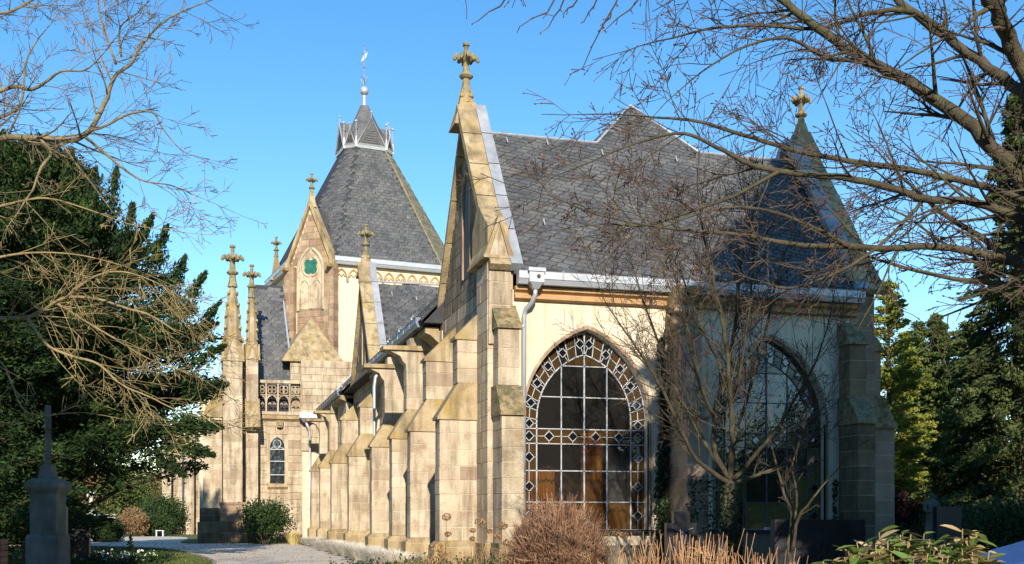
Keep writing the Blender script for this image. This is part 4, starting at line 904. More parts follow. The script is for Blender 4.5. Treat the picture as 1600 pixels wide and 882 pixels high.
def leafy(name, loc, rx, rz, m, label, cat='shrub', n=26, per=260, sz=(.12, .08), seed=1, cz=None, group=None, stem='twig', rad=.4):
    """rounded shrub or tree: leaf clumps round the ends of limbs"""
    t = thing(name, loc, label, cat, group); rg_ = np.random.default_rng(seed); loc = np.array(loc, float); cz = rz if cz is None else cz
    cs, ds = [], []; mb = MB()
    for i in range(n):
        v = rg_.normal(size=3); v /= np.linalg.norm(v); v[2] = abs(v[2]) if rg_.random() < .7 else v[2]
        e = loc+np.array([0, 0, cz])+v*np.array([rx, rx, rz])*rg_.uniform(.45, .95); e[2] = max(e[2], .1)
        mb.tube([loc+rg_.normal(size=3)*(.08, .08, 0), (loc+e)/2+rg_.normal(size=3)*.1*rx, e], [.03*max(1, rx), .02*max(1, rx), .006], 4)
        c = e+rg_.normal(size=(per, 3))*rad*rx*np.array([.55, .55, .45]); c[:, 2] = np.maximum(c[:, 2], .03); cs.append(c); ds.append(rg_.normal(size=(per, 3))+v*.6)
    mb.build('stem', stem, t); leaves_mesh('foliage', m, np.concatenate(cs), np.concatenate(ds), sz[0], sz[1], t, seed); return t

# bare trees -------------------------------------------------------
def perp(rr, d):
    r = Vector((rr.gauss(0, 1), rr.gauss(0, 1), rr.gauss(0, 1))); r -= d*r.dot(d); return r.normalized()
def grow(out, p, d, L, r, lvl, rr, bend=.25, trop=Vector((0, 0, .12)), kids=(4, 7), ratio=.5, buds=None, spread=(28, 62), minr=.004):
    n = 5 if L > .5 else 3; pts_ = [p.copy()]; rad = [r]; q = p.copy(); d = d.normalized()
    for i in range(n):
        d = (d+perp(rr, d)*bend*rr.random()+trop*.5).normalized(); q = q+d*(L/n); pts_.append(q.copy()); rad.append(max(minr, r*(1-.75*(i+1)/n)))
    out.append((pts_, rad, lvl))
    if lvl <= 0:
        if buds is not None: buds.append((pts_[-1], d)); 
        if buds is not None and rr.random() < .6: buds.append((pts_[max(1, len(pts_)//2)], d))
        return
    for k in range(rr.randint(*kids)):
        t = rr.uniform(.15, .98); j = min(n-1, int(t*n)); f = t*n-j; b = pts_[j].lerp(pts_[j+1], f); dd = (pts_[j+1]-pts_[j]).normalized()
        ang_ = R(rr.uniform(*spread)); nd_ = dd*math.cos(ang_)+perp(rr, dd)*math.sin(ang_)
        grow(out, b, nd_, L*ratio*rr.uniform(.6, 1.25)*(1.15-.5*t), max(minr, r*(1-.7*t)*.6), lvl-1, rr, bend, trop, kids, ratio, buds, spread, minr)
def limb(out, ctrl, rr, lvl=2, per_m=2.2, len0=1.1, trop=Vector((0, 0, .12)), buds=None, ratio=.5, kids=(3, 6), bias=None, minr=.004, spread=(30, 65), start=0.0, bend=.25, rk=.42):
    """ctrl: [(Vector, radius)...] a main limb through these points, side branches grown along it"""
    P_ = [c[0] for c in ctrl]; sm_ = smooth_line(P_, 5); rd = []
    for i in range(len(sm_)):
        k = min(len(ctrl)-2, i//5); f = i/5-k; rd.append(ctrl[k][1]*(1-f)+ctrl[k+1][1]*f)
    for i in range(1, len(sm_)-1): sm_[i] = sm_[i]+perp(rr, Vector((0, 0, 1)))*rd[i]*.35
    out.append((sm_, rd, 9)); Ltot = sum((b-a).length for a, b in zip(sm_, sm_[1:])); acc = 0
    for i, (a, b) in enumerate(zip(sm_, sm_[1:])):
        L = (b-a).length; acc += L; t = acc/Ltot
        if t < start or L < 1e-4: continue
        k = int(L*per_m)+(rr.random() < (L*per_m) % 1)
        for _ in range(k):
            dd = (b-a).normalized(); an = R(rr.uniform(*spread)); side = perp(rr, dd)
            if bias is not None: side = (side+bias); side -= dd*side.dot(dd); side.normalize()
            nd_ = dd*math.cos(an)+side*math.sin(an); p = a.lerp(b, rr.random())
            grow(out, p, nd_, len0*rr.uniform(.5, 1.3)*(1.1-.45*t), max(minr*1.5, min(rd[i]*rk, .03)), lvl, rr, bend, trop, kids, ratio, buds, (28, 62), minr)
    dd = (sm_[-1]-sm_[-2]).normalized(); grow(out, sm_[-1], dd, len0, rd[-1], lvl, rr, bend, trop, kids, ratio, buds, (25, 55), minr)
def bare(t, out, buds, thick='bark', thin='twig', budm='bud', budr=.012, thinlvl=1):
    a, b = MB(), MB()
    for pts_, rad, lvl in out:
        if lvl >= 9: MB().tube(pts_, rad, 9).build('limb', thick, t, True)
        elif lvl > thinlvl: a.tube(pts_, rad, 5)
        else: b.tube(pts_, rad, 3)
    if a.v: tag(a.build('branches', thick, t, True), kind='stuff')
    if b.v: tag(b.build('twigs', thin, t), kind='stuff')
    if buds:
        c = MB()
        for p, d in buds:
            s = budr*rs.uniform(.7, 1.5); e = perp(rs, d)*s*.55; g_ = d.cross(e.normalized()).normalized()*s*.55
            c.add([p-d*s*.6, p+e, p+g_, p-e, p-g_, p+d*s*1.3], [(0, 2, 1), (0, 3, 2), (0, 4, 3), (0, 1, 4), (5, 1, 2), (5, 2, 3), (5, 3, 4), (5, 4, 1)])
        tag(c.build('buds', budm, t), kind='stuff')
def ctrl(lst, D0, D1, k=1.0):
    n = len(lst); return [(at(x, y, D0+(D1-D0)*i/(n-1)), r*k*(D0+(D1-D0)*i/(n-1))/FPX) for i, (x, y, r) in enumerate(lst)]

# --- the big bare tree whose boughs reach in from the right
rr = random.Random(21); tr = at(1900, 805, 11.5); tr.z = 0
t1 = thing('bare_tree', tr, 'large leafless tree whose thick budding boughs reach in from the upper right corner', 'tree')
hub = at(1760, 420, 11.5)
MB().tube([tr, tr.lerp(hub, .5)+Vector((.1, 0, 0)), hub, at(1790, 60, 12), at(1800, -300, 12.5)], [.34, .28, .24, .17, .1], 12).build('trunk', 'bark', t1, True)
out, buds = [], []
dn = Vector((-.35, 0, -.5))
limb(out, [(hub, .16)]+ctrl([(1660, 340, 16), (1600, 285, 14), (1521, 200, 12.5), (1435, 136, 11), (1354, 95, 9.5), (1272, 41, 8), (1200, -15, 6.5), (1120, -60, 5)], 11.5, 12.5, .84), rr, 2, 5.10, 1.28, Vector((-.05, 0, -.04)), buds, .5, (4, 7), dn, start=.12)
limb(out, ctrl([(1775, 250, 16), (1680, 185, 12), (1600, 145, 11), (1512, 82, 9), (1431, 23, 7.5), (1380, -20, 6)], 12, 13.5, .84), rr, 2, 3.40, 1.35, Vector((0, 0, -.02)), buds, .5, (4, 7), dn)
limb(out, ctrl([(1790, 330, 18), (1640, 200, 16), (1600, 118, 15), (1570, 40, 14.5), (1540, -10, 13), (1500, -80, 11)], 11.8, 10.8, .84), rr, 2, 1.2, .9, Vector((0, 0, 0)), buds, .5)
limb(out, [(hub, .10)]+ctrl([(1660, 335, 8), (1600, 313, 7), (1544, 293, 6.5), (1476, 277, 6), (1408, 263, 5.5), (1340, 254, 5), (1245, 236, 4.4), (1165, 212, 3.8), (1090, 190, 3), (1027, 184, 2)], 11.5, 12.2, .84), rr, 2, 4.25, 1.28, Vector((-.03, 0, .02)), buds, .5, (4, 6))
limb(out, [(hub, .12)]+ctrl([(1660, 370, 10), (1600, 345, 8), (1521, 316, 7.5), (1444, 311, 7), (1395, 295, 6.6), (1326, 279, 6.3), (1272, 274, 6), (1218, 268, 5.4), (1168, 256, 4.8), (1131, 236, 4), (1068, 209, 3), (1000, 222, 2)], 11.5, 11.0, .84), rr, 2, 4.42, 1.22, Vector((-.03, 0, -.01)), buds, .5, (4, 6))
limb(out, [(hub, .11)]+ctrl([(1660, 425, 9), (1600, 415, 7.5), (1531, 396, 7), (1453, 385, 6.4), (1385, 389, 6), (1326, 385, 5.6), (1272, 385, 5), (1213, 378, 4.4), (1159, 367, 3.6), (1091, 362, 3), (1010, 352, 2), (930, 335, 1.5)], 11.5, 10.5, .84), rr, 2, 4.76, 1.15, Vector((-.03, 0, -.01)), buds, .5, (4, 6))
limb(out, ctrl([(1640, 440, 8), (1567, 396, 6), (1521, 363, 5.4), (1476, 336, 4.6), (1440, 306, 3.4), (1400, 268, 2.2)], 11.3, 12.2, .84), rr, 2, 2.4, .8, Vector((-.03, 0, .02)), buds)
limb(out, ctrl([(1700, 470, 7), (1600, 447, 5), (1500, 437, 4), (1420, 420, 3.2), (1350, 398, 2.4), (1290, 370, 1.8)], 11, 11.5, .84), rr, 2, 2.6, .8, Vector((-.03, 0, -.03)), buds)
limb(out, ctrl([(1218, 268, 4), (1150, 305, 3.4), (1080, 330, 3), (1010, 352, 2.4), (950, 350, 1.6)], 11, 10.6, .84), rr, 2, 4, .7, Vector((-.03, 0, 0)), buds)
limb(out, ctrl([(1326, 385, 4), (1270, 355, 3.4), (1200, 330, 3), (1130, 325, 2.4), (1060, 345, 1.6)], 11, 10.4, .84), rr, 2, 4, .7, Vector((-.03, 0, 0)), buds)
limb(out, ctrl([(1444, 311, 4), (1400, 360, 3.4), (1330, 415, 3), (1240, 450, 2.4), (1190, 440, 1.6)], 11.4, 10.6, .84), rr, 2, 3, .7, Vector((-.03, 0, 0)), buds)
limb(out, ctrl([(1490, 62, 6), (1431, 20, 5), (1363, 20, 4), (1280, 45, 3.4), (1190, 40, 3), (1110, 45, 2.4), (1050, 60, 1.6)], 12.95, 11.8, .84), rr, 2, 4.08, 1.08, Vector((-.06, 0, -.07)), buds, .5, (4, 6))
limb(out, ctrl([(1354, 95, 5), (1290, 90, 4), (1230, 60, 3), (1160, 75, 2.2), (1100, 110, 1.6)], 12, 11.5, .84), rr, 2, 3.74, 1.08, Vector((-.05, 0, -.08)), buds, .5, (3, 4))
# hanging tips along the top edge
limb(out, ctrl([(1200, -15, 5), (1120, -35, 4), (1040, -40, 3.5), (940, -45, 3), (850, -50, 2.4), (790, -40, 1.6)], 12.2, 11, .84), rr, 1, .6, .7, Vector((-.05, 0, -.22)), buds, .4, (1, 3), Vector((0, 0, -1)), spread=(50, 80))
for x0, y0, x1, y1, x2, y2 in ((800, -30, 782, 10, 747, 33), (878, -35, 855, 20, 812, 42), (885, -30, 875, 15, 857, 43), (938, -30, 928, 10, 912, 35), (975, -30, 942, 40, 910, 108), (1005, -20, 985, 15, 945, 48), (955, 20, 945, 35, 942, 44), (915, -30, 895, 10, 880, 22)):
    D = 11.4; p = [at(x0, y0, D), at((x0+x1)/2+4, (y0+y1)/2, D), at(x1, y1, D), at((x1+x2)/2, (y1+y2)/2-3, D), at(x2, y2, D)]
    out.append((p, [.011, .010, .009, .007, .005], 0))
    for q in p[1:]:
        buds.append((q, Vector((-.5, 0, -.8)).normalized())); e = q+Vector((rr.uniform(-.09, .03), 0, -rr.uniform(-.01, .07))); out.append(([q, q.lerp(e, .5), e], [.007, .006, .004], 0)); buds.append((e, Vector((-.5, 0, -.8)).normalized()))
bare(t1, out, buds, 'bark', 'twig', 'bud', .013)
print('t1', len(out), len(buds))

# --- many-stemmed bare tree in front of the middle buttress
rr = random.Random(8); D = 22; tb_ = at(1143, 930, D); tb_.z = 0
t2 = thing('bare_tree', tb_, 'leafless many-stemmed tree with ivied trunk in front of the right leaded window', 'tree')
f0 = at(1142, 752, D); MB().tube([tb_, at(1146, 860, D), at(1138, 800, D), f0], [.17, .15, .13, .12], 12).build('trunk', 'bark', t2, True)
out, buds = [], []
upv = Vector((0, 0, .10))
for lst, dd_ in (([(1142, 752, 8), (1118, 710, 7), (1116, 650, 6.3), (1135, 590, 6), (1146, 530, 5.4), (1152, 480, 4.4), (1160, 400, 3.2), (1180, 320, 2), (1192, 250, 1.2)], .5),
               ([(1142, 752, 8), (1145, 690, 7), (1142, 640, 6.5), (1138, 570, 5.6), (1128, 500, 4.6), (1112, 430, 3.6), (1098, 360, 2.4), (1090, 300, 1.4)], -1.2),
               ([(1140, 755, 7), (1095, 725, 5.2), (1072, 690, 4.6), (1045, 630, 4), (1015, 575, 3.2), (985, 530, 2.4), (950, 480, 1.4)], -2),
               ([(1140, 748, 7), (1105, 700, 5), (1078, 650, 4.6), (1052, 600, 4), (1035, 550, 3.4), (1008, 480, 2.6), (990, 420, 1.6), (975, 370, 1)], 1),
               ([(1146, 750, 7), (1172, 722, 5), (1215, 668, 4.2), (1245, 620, 3.6), (1270, 575, 2.8), (1292, 515, 1.8), (1305, 450, 1.1)], -1),
               ([(1146, 756, 6), (1185, 742, 4), (1225, 725, 3.2), (1262, 690, 2.4), (1285, 640, 1.4)], 1.2),
               ([(1145, 690, 5), (1165, 630, 4.2), (1185, 560, 3.6), (1200, 500, 3), (1215, 430, 2), (1240, 360, 1.2)], 1.5),
               ([(1116, 650, 5), (1090, 590, 4.2), (1075, 520, 3.6), (1060, 450, 2.8), (1040, 380, 1.8), (1030, 310, 1.1)], -1.5),
               ([(1135, 590, 4), (1105, 530, 3.4), (1080, 470, 2.6), (1050, 400, 1.8), (1000, 340, 1.1)], 1.0),
               ([(1142, 640, 4), (1160, 560, 3.4), (1172, 470, 2.6), (1178, 380, 1.8), (1160, 300, 1.1)], -2.0)):
    limb(out, ctrl(lst, D, D+dd_, .62), rr, 2, 4.6, 1.35, upv, None, .6, (3, 6), Vector((0, 0, .5)), minr=.0045, start=.14, spread=(20, 46), bend=.18)
bare(t2, out, None, 'bark', 'twig'); print('t2', len(out))
ic, idr = [], []
rg0 = np.random.default_rng(3)
for i in range(1500):
    z = rg0.uniform(0, 2.2); a = rg0.uniform(0, 6.28); ic.append(np.array(tb_)+np.array([math.cos(a)*.2, math.sin(a)*.2, z])); idr.append(rg0.normal(size=3))
leaves_mesh('ivy', 'ivy', np.array(ic), np.array(idr), .07, .06, t2, 3)

# --- sapling before the dark slab
rr = random.Random(5); D = 15.5; sb_ = at(1241, 930, D); sb_.z = 0
t3 = thing('sapling', sb_, 'thin grey forked sapling in front of the large dark grave slab', 'tree'); out = []
limb(out, ctrl([(1238, 1000, 6), (1238, 900, 6), (1232, 850, 5.4), (1238, 812, 5), (1225, 770, 4), (1212, 725, 3), (1200, 670, 1.6)], D, D+.3, .55), rr, 2, 3, .55, upv, None, .5, (2, 4), minr=.0035, start=.45)
limb(out, ctrl([(1238, 860, 5), (1246, 812, 4.6), (1262, 790, 3.6), (1285, 760, 2.6), (1312, 730, 1.4)], D, D-.4, .55), rr, 2, 3.6, .5, upv, None, .5, (2, 4), minr=.0035, start=.3)
limb(out, ctrl([(1243, 812, 4), (1245, 770, 3.2), (1238, 730, 2.6), (1250, 690, 1.4)], D, D+.5, .55), rr, 2, 3.6, .5, upv, None, .5, (2, 4), minr=.0035)
bare(t3, out, None, 'bark', 'twig')

# --- bare tree reaching in from the left, sunlit upper and lower boughs
rr = random.Random(33); D = 17; lb = at(-260, 930, D); lb.z = 0
t4 = thing('bare_tree', lb, 'leafless tree reaching in from the left edge, sunlit boughs before the dark yew', 'tree')
hubl = at(-190, 420, D); MB().tube([lb, lb.lerp(hubl, .5), hubl, at(-170, 100, D), at(-160, -150, D)], [.3, .26, .22, .16, .1], 10).build('trunk', 'bark', t4, True)
out, buds = [], []
zer = Vector((.02, 0, .04))
limb(out, [(hubl, .14)]+ctrl([(-90, 260, 11), (0, 217, 9.5), (62, 217, 9), (126, 216, 8.5), (157, 176, 7), (181, 119, 5.8), (205, 100, 4.8), (224, 67, 4), (257, 33, 3), (305, 10, 2), (345, -5, 1.4)], D, D, .52), rr, 2, 5.13, 1.39, zer, buds, .55, (3, 5), start=.2)
limb(out, ctrl([(138, 205, 5), (162, 198, 4), (200, 179, 3.4), (238, 176, 2.8), (255, 202, 2.2), (281, 233, 1.6), (305, 245, 1)], D, D-.5, .52), rr, 2, 5.40, 0.97, zer, buds, .5, (3, 5))
limb(out, ctrl([(133, 214, 5), (162, 238, 4), (190, 262, 3.4), (225, 283, 2.6), (267, 290, 1.8), (310, 308, 1)], D, D+.6, .52), rr, 2, 5.40, 0.97, Vector((.03, 0, 0)), buds, .5, (3, 5))
limb(out, ctrl([(-150, 250, 9), (0, 143, 6), (52, 140, 5), (95, 112, 3.6), (133, 110, 2.4), (165, 80, 1.4)], D, D-1, .52), rr, 2, 4.86, 1.14, zer, buds, .52, (3, 5), start=.2)
limb(out, ctrl([(181, 100, 4), (170, 70, 3.2), (160, 38, 2.8), (152, 0, 2.2), (140, -50, 1.4)], D, D+.5, .52), rr, 2, 5.40, 1.09, zer, buds)
limb(out, ctrl([(190, 90, 3.6), (188, 43, 2.8), (215, 20, 2), (250, -20, 1.2)], D, D-.5, .52), rr, 2, 5.40, 0.97, zer, buds)
limb(out, ctrl([(-150, 60, 8), (-60, 20, 6), (10, 20, 4.4), (60, -5, 3), (110, -30, 2)], D, D+1, .52), rr, 2, 4.86, 1.14, zer, buds, .52, (3, 5), start=.2)
limb(out, ctrl([(-100, 200, 7), (-20, 190, 5), (30, 165, 4), (40, 100, 3), (60, 60, 2)], D, D+1, .52), rr, 2, 4.86, 1.09, zer, buds, .5, (3, 5), start=.2)
limb(out, ctrl([(62, 217, 5), (80, 240, 4.4), (65, 262, 4), (50, 300, 3)], D, D-.5, .52), rr, 2, 4.05, 0.85, zer, None)
lo_ = Vector((.06, 0, -.03)); n_up = len(out); Dl = 16
out2 = []
limb(out2, [(hubl, .10)]+ctrl([(-80, 500, 7), (0, 498, 6), (44, 496, 5.6), (71, 482, 5.2), (104, 465, 4.8), (153, 468, 4), (197, 482, 3.4), (235, 493, 2.8), (273, 517, 2), (306, 534, 1.2)], D, Dl, .52), rr, 2, 4.32, 1.10, lo_, None, .55, (3, 5), start=.4, spread=(18, 48))
limb(out2, ctrl([(44, 498, 5), (71, 537, 4.6), (109, 556, 4.2), (153, 569, 3.6), (191, 602, 3), (235, 621, 2.2), (273, 640, 1.6), (306, 651, 1)], Dl, Dl-.6, .52), rr, 2, 4.68, 1.04, lo_, None, .55, (3, 5), start=.1, spread=(18, 48))
limb(out2, ctrl([(104, 465, 4), (147, 433, 3), (190, 425, 2.4), (240, 440, 1.6), (290, 470, 1)], Dl, Dl-.6, .52), rr, 2, 4.68, 0.94, lo_, None, .55, (3, 5), spread=(18, 48))
limb(out2, ctrl([(90, 475, 4), (130, 500, 3.4), (180, 530, 2.8), (230, 560, 2), (285, 580, 1.2)], Dl, Dl+.6, .52), rr, 2, 4.68, 0.94, lo_, None, .55, (3, 5), spread=(18, 48))
limb(out2, ctrl([(-60, 560, 6), (0, 564, 3), (33, 635, 2.6), (66, 649, 1.8), (130, 645, 1.2), (190, 655, .8)], Dl, Dl, .52), rr, 1, 1.6, .8, lo_, None, .5, (2, 4))
limb(out2, ctrl([(-60, 420, 6), (10, 400, 3.6), (70, 395, 2.8), (130, 400, 2), (190, 415, 1.4)], Dl, Dl, .52), rr, 2, 3.96, 0.99, lo_, None, .5, (3, 5))
limb(out2, ctrl([(-60, 340, 6), (10, 320, 3.6), (70, 310, 2.8), (130, 325, 2), (200, 350, 1.4), (260, 360, .9)], Dl, Dl, .52), rr, 2, 3.60, 0.99, lo_, None, .5, (3, 5))
bare(t4, out2, None, 'bark_sunlit', 'twig_sunlit')
bare(t4, out, buds, 'bark_mid', 'twig_pale', 'bud', .009); print('t4', len(out))

# --- yew
def yprof(h):                        # radius at relative height
    pts_ = [(0, 3.6), (.17, 5.2), (.27, 6.2), (.42, 6.7), (.56, 6.7), (.66, 5.9), (.76, 4.6), (.86, 3.0), (.95, 1.9), (1, .9)]
    for (a, b), (c, d) in zip(pts_, pts_[1:]):
        if h <= c: return b+(d-b)*(h-a)/(c-a)
    return .5
yl = at(55, 805, 40); yl.z = 0
YT = [(at(a, b, 39+dd), at(c, d, 38.6+dd), r) for a, b, c, d, r, dd in ((10, 300, 5, 205, .9, 0), (60, 300, 62, 212, 1.0, 1), (105, 330, 112, 232, .9, 0), (140, 360, 150, 262, .9, -1), (165, 370, 183, 262, .8, 1), (190, 420, 208, 318, .8, 0), (225, 450, 262, 352, .8, 0), (205, 400, 240, 335, .6, 1), (255, 480, 290, 400, .8, 0), (265, 520, 322, 425, .8, -.5), (280, 560, 345, 470, .7, .5), (285, 580, 352, 540, .7, 0), (290, 620, 356, 600, .8, 0), (280, 660, 348, 668, .8, 0), (260, 690, 335, 712, .8, 0), (230, 700, 290, 745, .7, 0), (270, 540, 340, 505, .7, 1), (150, 700, 190, 765, .8, 0), (120, 700, 110, 760, .8, 0))]
conifer('yew', yl, 14.9, yprof, 'yew', 'huge dark green yew with drooping sprays at the left, hiding the end of the chapel', n=380, per=390, sz=(.20, .07), seed=5, z0=3.3, droop=-.05, boughr=1.15, trunk=.5, up=.5, vert=.85, spread=.90, tips=YT)
lv = thing('yew', at(-90, 805, 33), 'dark yew at the far left edge behind the stone cross monument', 'tree'); loc_ = lv.location.copy(); lv.location.z = 0
bpy.data.objects.remove(lv)
conifer('yew', (loc_.x, loc_.y, 0), 12.5, lambda h: 4.4*(1-h)**.6+.3, 'yew', 'dark yew at the far left edge behind the stone cross monument', n=200, per=380, sz=(.18, .06), seed=9, z0=.5, droop=.0, boughr=1.0, trunk=.4, up=.4, vert=.9)
# leaders of the yew's upper crown
# --- evergreens at the right
def cone(r, p=.8): return lambda h: r*(1-h)**p+.12
e = at(1388, 805, 43); conifer('cypress', (e.x, e.y, 0), 10.6, lambda h: 1.05*min(1, (1.02-h)*4)+.12, 'cypress', 'slim yellow-green cypress close behind the right corner of the chapel', n=150, per=260, sz=(.16, .07), seed=3, z0=.4, droop=.35, boughr=.5, trunk=.18)
e = at(1412, 805, 47); conifer('cypress', (e.x, e.y, 0), 9.2, lambda h: 1.1*min(1, (1.02-h)*3)+.12, 'cypress', 'shorter yellow-green cypress just right of the slim one behind the chapel corner', n=130, per=260, sz=(.16, .07), seed=13, z0=.4, droop=.3, boughr=.5, trunk=.18)
e = at(1432, 805, 57); conifer('pine_tree', (e.x, e.y, 0), 11.4, cone(2.0, .5), 'pine', 'full sunlit conifer directly right of the two yellow-green cypresses', n=200, per=330, sz=(.20, .07), seed=44, z0=.6, droop=.1, boughr=.6)
e = at(1462, 805, 52); conifer('pine_tree', (e.x, e.y, 0), 10.9, cone(2.3, .62), 'pine', 'mid green conifer with ragged tip between the cypresses and the tall spruce', n=260, per=330, sz=(.20, .07), seed=4, z0=.6, droop=.05, boughr=.55)
e = at(1505, 805, 60); conifer('pine_tree', (e.x, e.y, 0), 12.0, cone(2.6, .55), 'pine', 'farther green conifer half hidden behind the tall dark spruce', n=140, per=300, sz=(.22, .08), seed=41, z0=.6, droop=.05, boughr=.6)
e = at(1590, 805, 36); conifer('spruce', (e.x, e.y, 0), 15.2, cone(2.9, .72), 'spruce', 'tall dark spruce at the right edge rising behind the boughs', n=260, per=320, sz=(.20, .07), seed=6, z0=.5, droop=-.22, boughr=.6, trunk=.3)
e = at(1535, 805, 40); conifer('spruce', (e.x, e.y, 0), 8.2, cone(1.9, .55), 'spruce', 'low dark evergreen leaning out left of the tall spruce', n=150, per=360, sz=(.18, .06), seed=61, z0=.3, droop=-.05, boughr=.55)
e = at(1690, 805, 42); conifer('spruce', (e.x, e.y, 0), 14.0, cone(3.2, .7), 'spruce', 'dark spruce at the far right edge of the view', n=120, per=260, sz=(.24, .09), seed=62, z0=.4, droop=-.2, boughr=.6)
# woodland far behind, reads as one mass
rgw = np.random.default_rng(77); cs = []; 
for i in range(420):
    px = rgw.uniform(-250, 1900); D = rgw.uniform(120, 150); p = at(px, 805, D); hh = rgw.uniform(5, 9) if px > 300 else rgw.uniform(3.5, 6.5)
    if px > 260 and px < 1340: hh *= .6
    cs.append(np.array([p.x, p.y, hh*.5])+rgw.normal(size=(200, 3))*np.array([1.6, 1.6, hh*.26]))
c = np.concatenate(cs); c[:, 2] = np.maximum(c[:, 2], .1)
tag(leaves_mesh('woodland', 'olive_leaf', c, rgw.normal(size=c.shape), .75, .55, None, 7), 'hazy olive woodland far behind the graveyard', 'woodland', kind='stuff')

cs = []
for i in range(300):
    a = rgw.uniform(0, 2*math.pi); rad_ = rgw.uniform(55, 75); x, y = rad_*math.cos(a), rad_*math.sin(a)
    if y > 8: continue
    hh = rgw.uniform(5, 11) if x > 5 else rgw.uniform(7, 15); cs.append(np.array([x, y, hh*.5])+rgw.normal(size=(420, 3))*np.array([2.2, 2.2, hh*.24]))
c = np.concatenate(cs); c[:, 2] = np.maximum(c[:, 2], .1)
tag(leaves_mesh('woodland', 'spruce', c, rgw.normal(size=c.shape), .8, .6, None, 7), 'dark woodland behind the photographer, mirrored in the windows', 'woodland', kind='stuff')
# two big evergreens standing beside the photographer: their shade lies over the right window and the left foreground
conifer('spruce', (13.7, 4.6, 0), 25, lambda h: 5.8*min(1, (1-h)*2.4)+.2, 'spruce', 'very tall dense spruce outside the view to the right, shading the right window', n=800, per=130, sz=(.8, .42), seed=71, z0=1.5, droop=-.12, boughr=1.0, trunk=.4, vert=.9)
conifer('spruce', (-8.5, 3.0, 0), 16.5, lambda h: 5.0*min(1, (1-h)*2.2)+.2, 'spruce', 'broad spruce outside the view to the left, shading the stone cross monument', n=300, per=150, sz=(.65, .34), seed=72, z0=1.5, droop=-.12, boughr=1.0, trunk=.4)

# --- shrubs near the camera
def twig_bush(name, loc, rx, rz, n, m, label, seed, r=.006, up=.5, cat='shrub', side=3, round_=True, base=.0, lens=None):
    t = thing(name, loc, label, cat); rr = random.Random(seed); out = []; loc = Vector(loc)
    for i in range(n):
        if round_:
            a = rr.uniform(0, 6.283); el = math.asin(rr.uniform(-.15, 1)); rad_ = rr.uniform(.66, 1.0) if rr.random() < .85 else rr.uniform(.95, 1.16)
            e = loc+Vector((rx*rad_*math.cos(a)*math.cos(el), rx*rad_*math.sin(a)*math.cos(el), base+rz*(.35+.65*rad_*math.sin(el)))); b = loc+(e-loc)*rr.uniform(.25, .6); b.z = max(b.z, .05)
        else:
            a = rr.uniform(0, 6.283); q = rr.random()**.5; b = loc+Vector((rx*q*math.cos(a), rx*q*.6*math.sin(a), 0)); e = b+Vector((rr.gauss(0, .24), rr.gauss(0, .18), rz*rr.uniform(.5, 1.05)))
        m_ = b.lerp(e, .55)+Vector((rr.gauss(0, .04), rr.gauss(0, .04), rr.gauss(0, .03))); out.append([b, m_, e])
        for k in range(3 if round_ else 2):
            p = b.lerp(e, rr.uniform(.35, .9)); q = p+Vector((rr.gauss(0, .09), rr.gauss(0, .09), rr.uniform(.0, .18))); out.append([p, p.lerp(q, .5)+Vector((rr.gauss(0, .012), 0, rr.gauss(0, .012))), q])
    mb = MB()
    for p in out: mb.tube(p, [r*1.3, r, r*.6], side)
    mb.build('twigs', m, t); return t
b0 = at(872, 905, 21); b0.z = .0
twig_bush('clipped_bush', b0, 1.02, 1.93, 3300, 'bush_twig', 'rounded leafless red-brown bush below the left leaded window', 2, .0065)
for i, (px, D, rx, rz, n, lab) in enumerate(((1020, 11.6, .42, 1.36, 150, 'left clump of bright orange upright twigs in front of the black cross gravestone'), (1075, 11.2, .42, 1.40, 150, 'middle clump of bright orange upright twigs in front of the black gravestones'), (1135, 12, .4, 1.22, 110, 'lower clump of orange twigs in front of the bare tree trunk'), (1190, 11.6, .3, 1.2, 70, 'rightmost clump of orange twigs beside the large dark slab'))):
    p = at(px, 900, D); p.z = 0; o = twig_bush('dogwood', p, rx, rz, n, 'orange_twig', lab, 30+i, .0055, round_=False); o['group'] = 'orange twig shrubs along the lower edge'
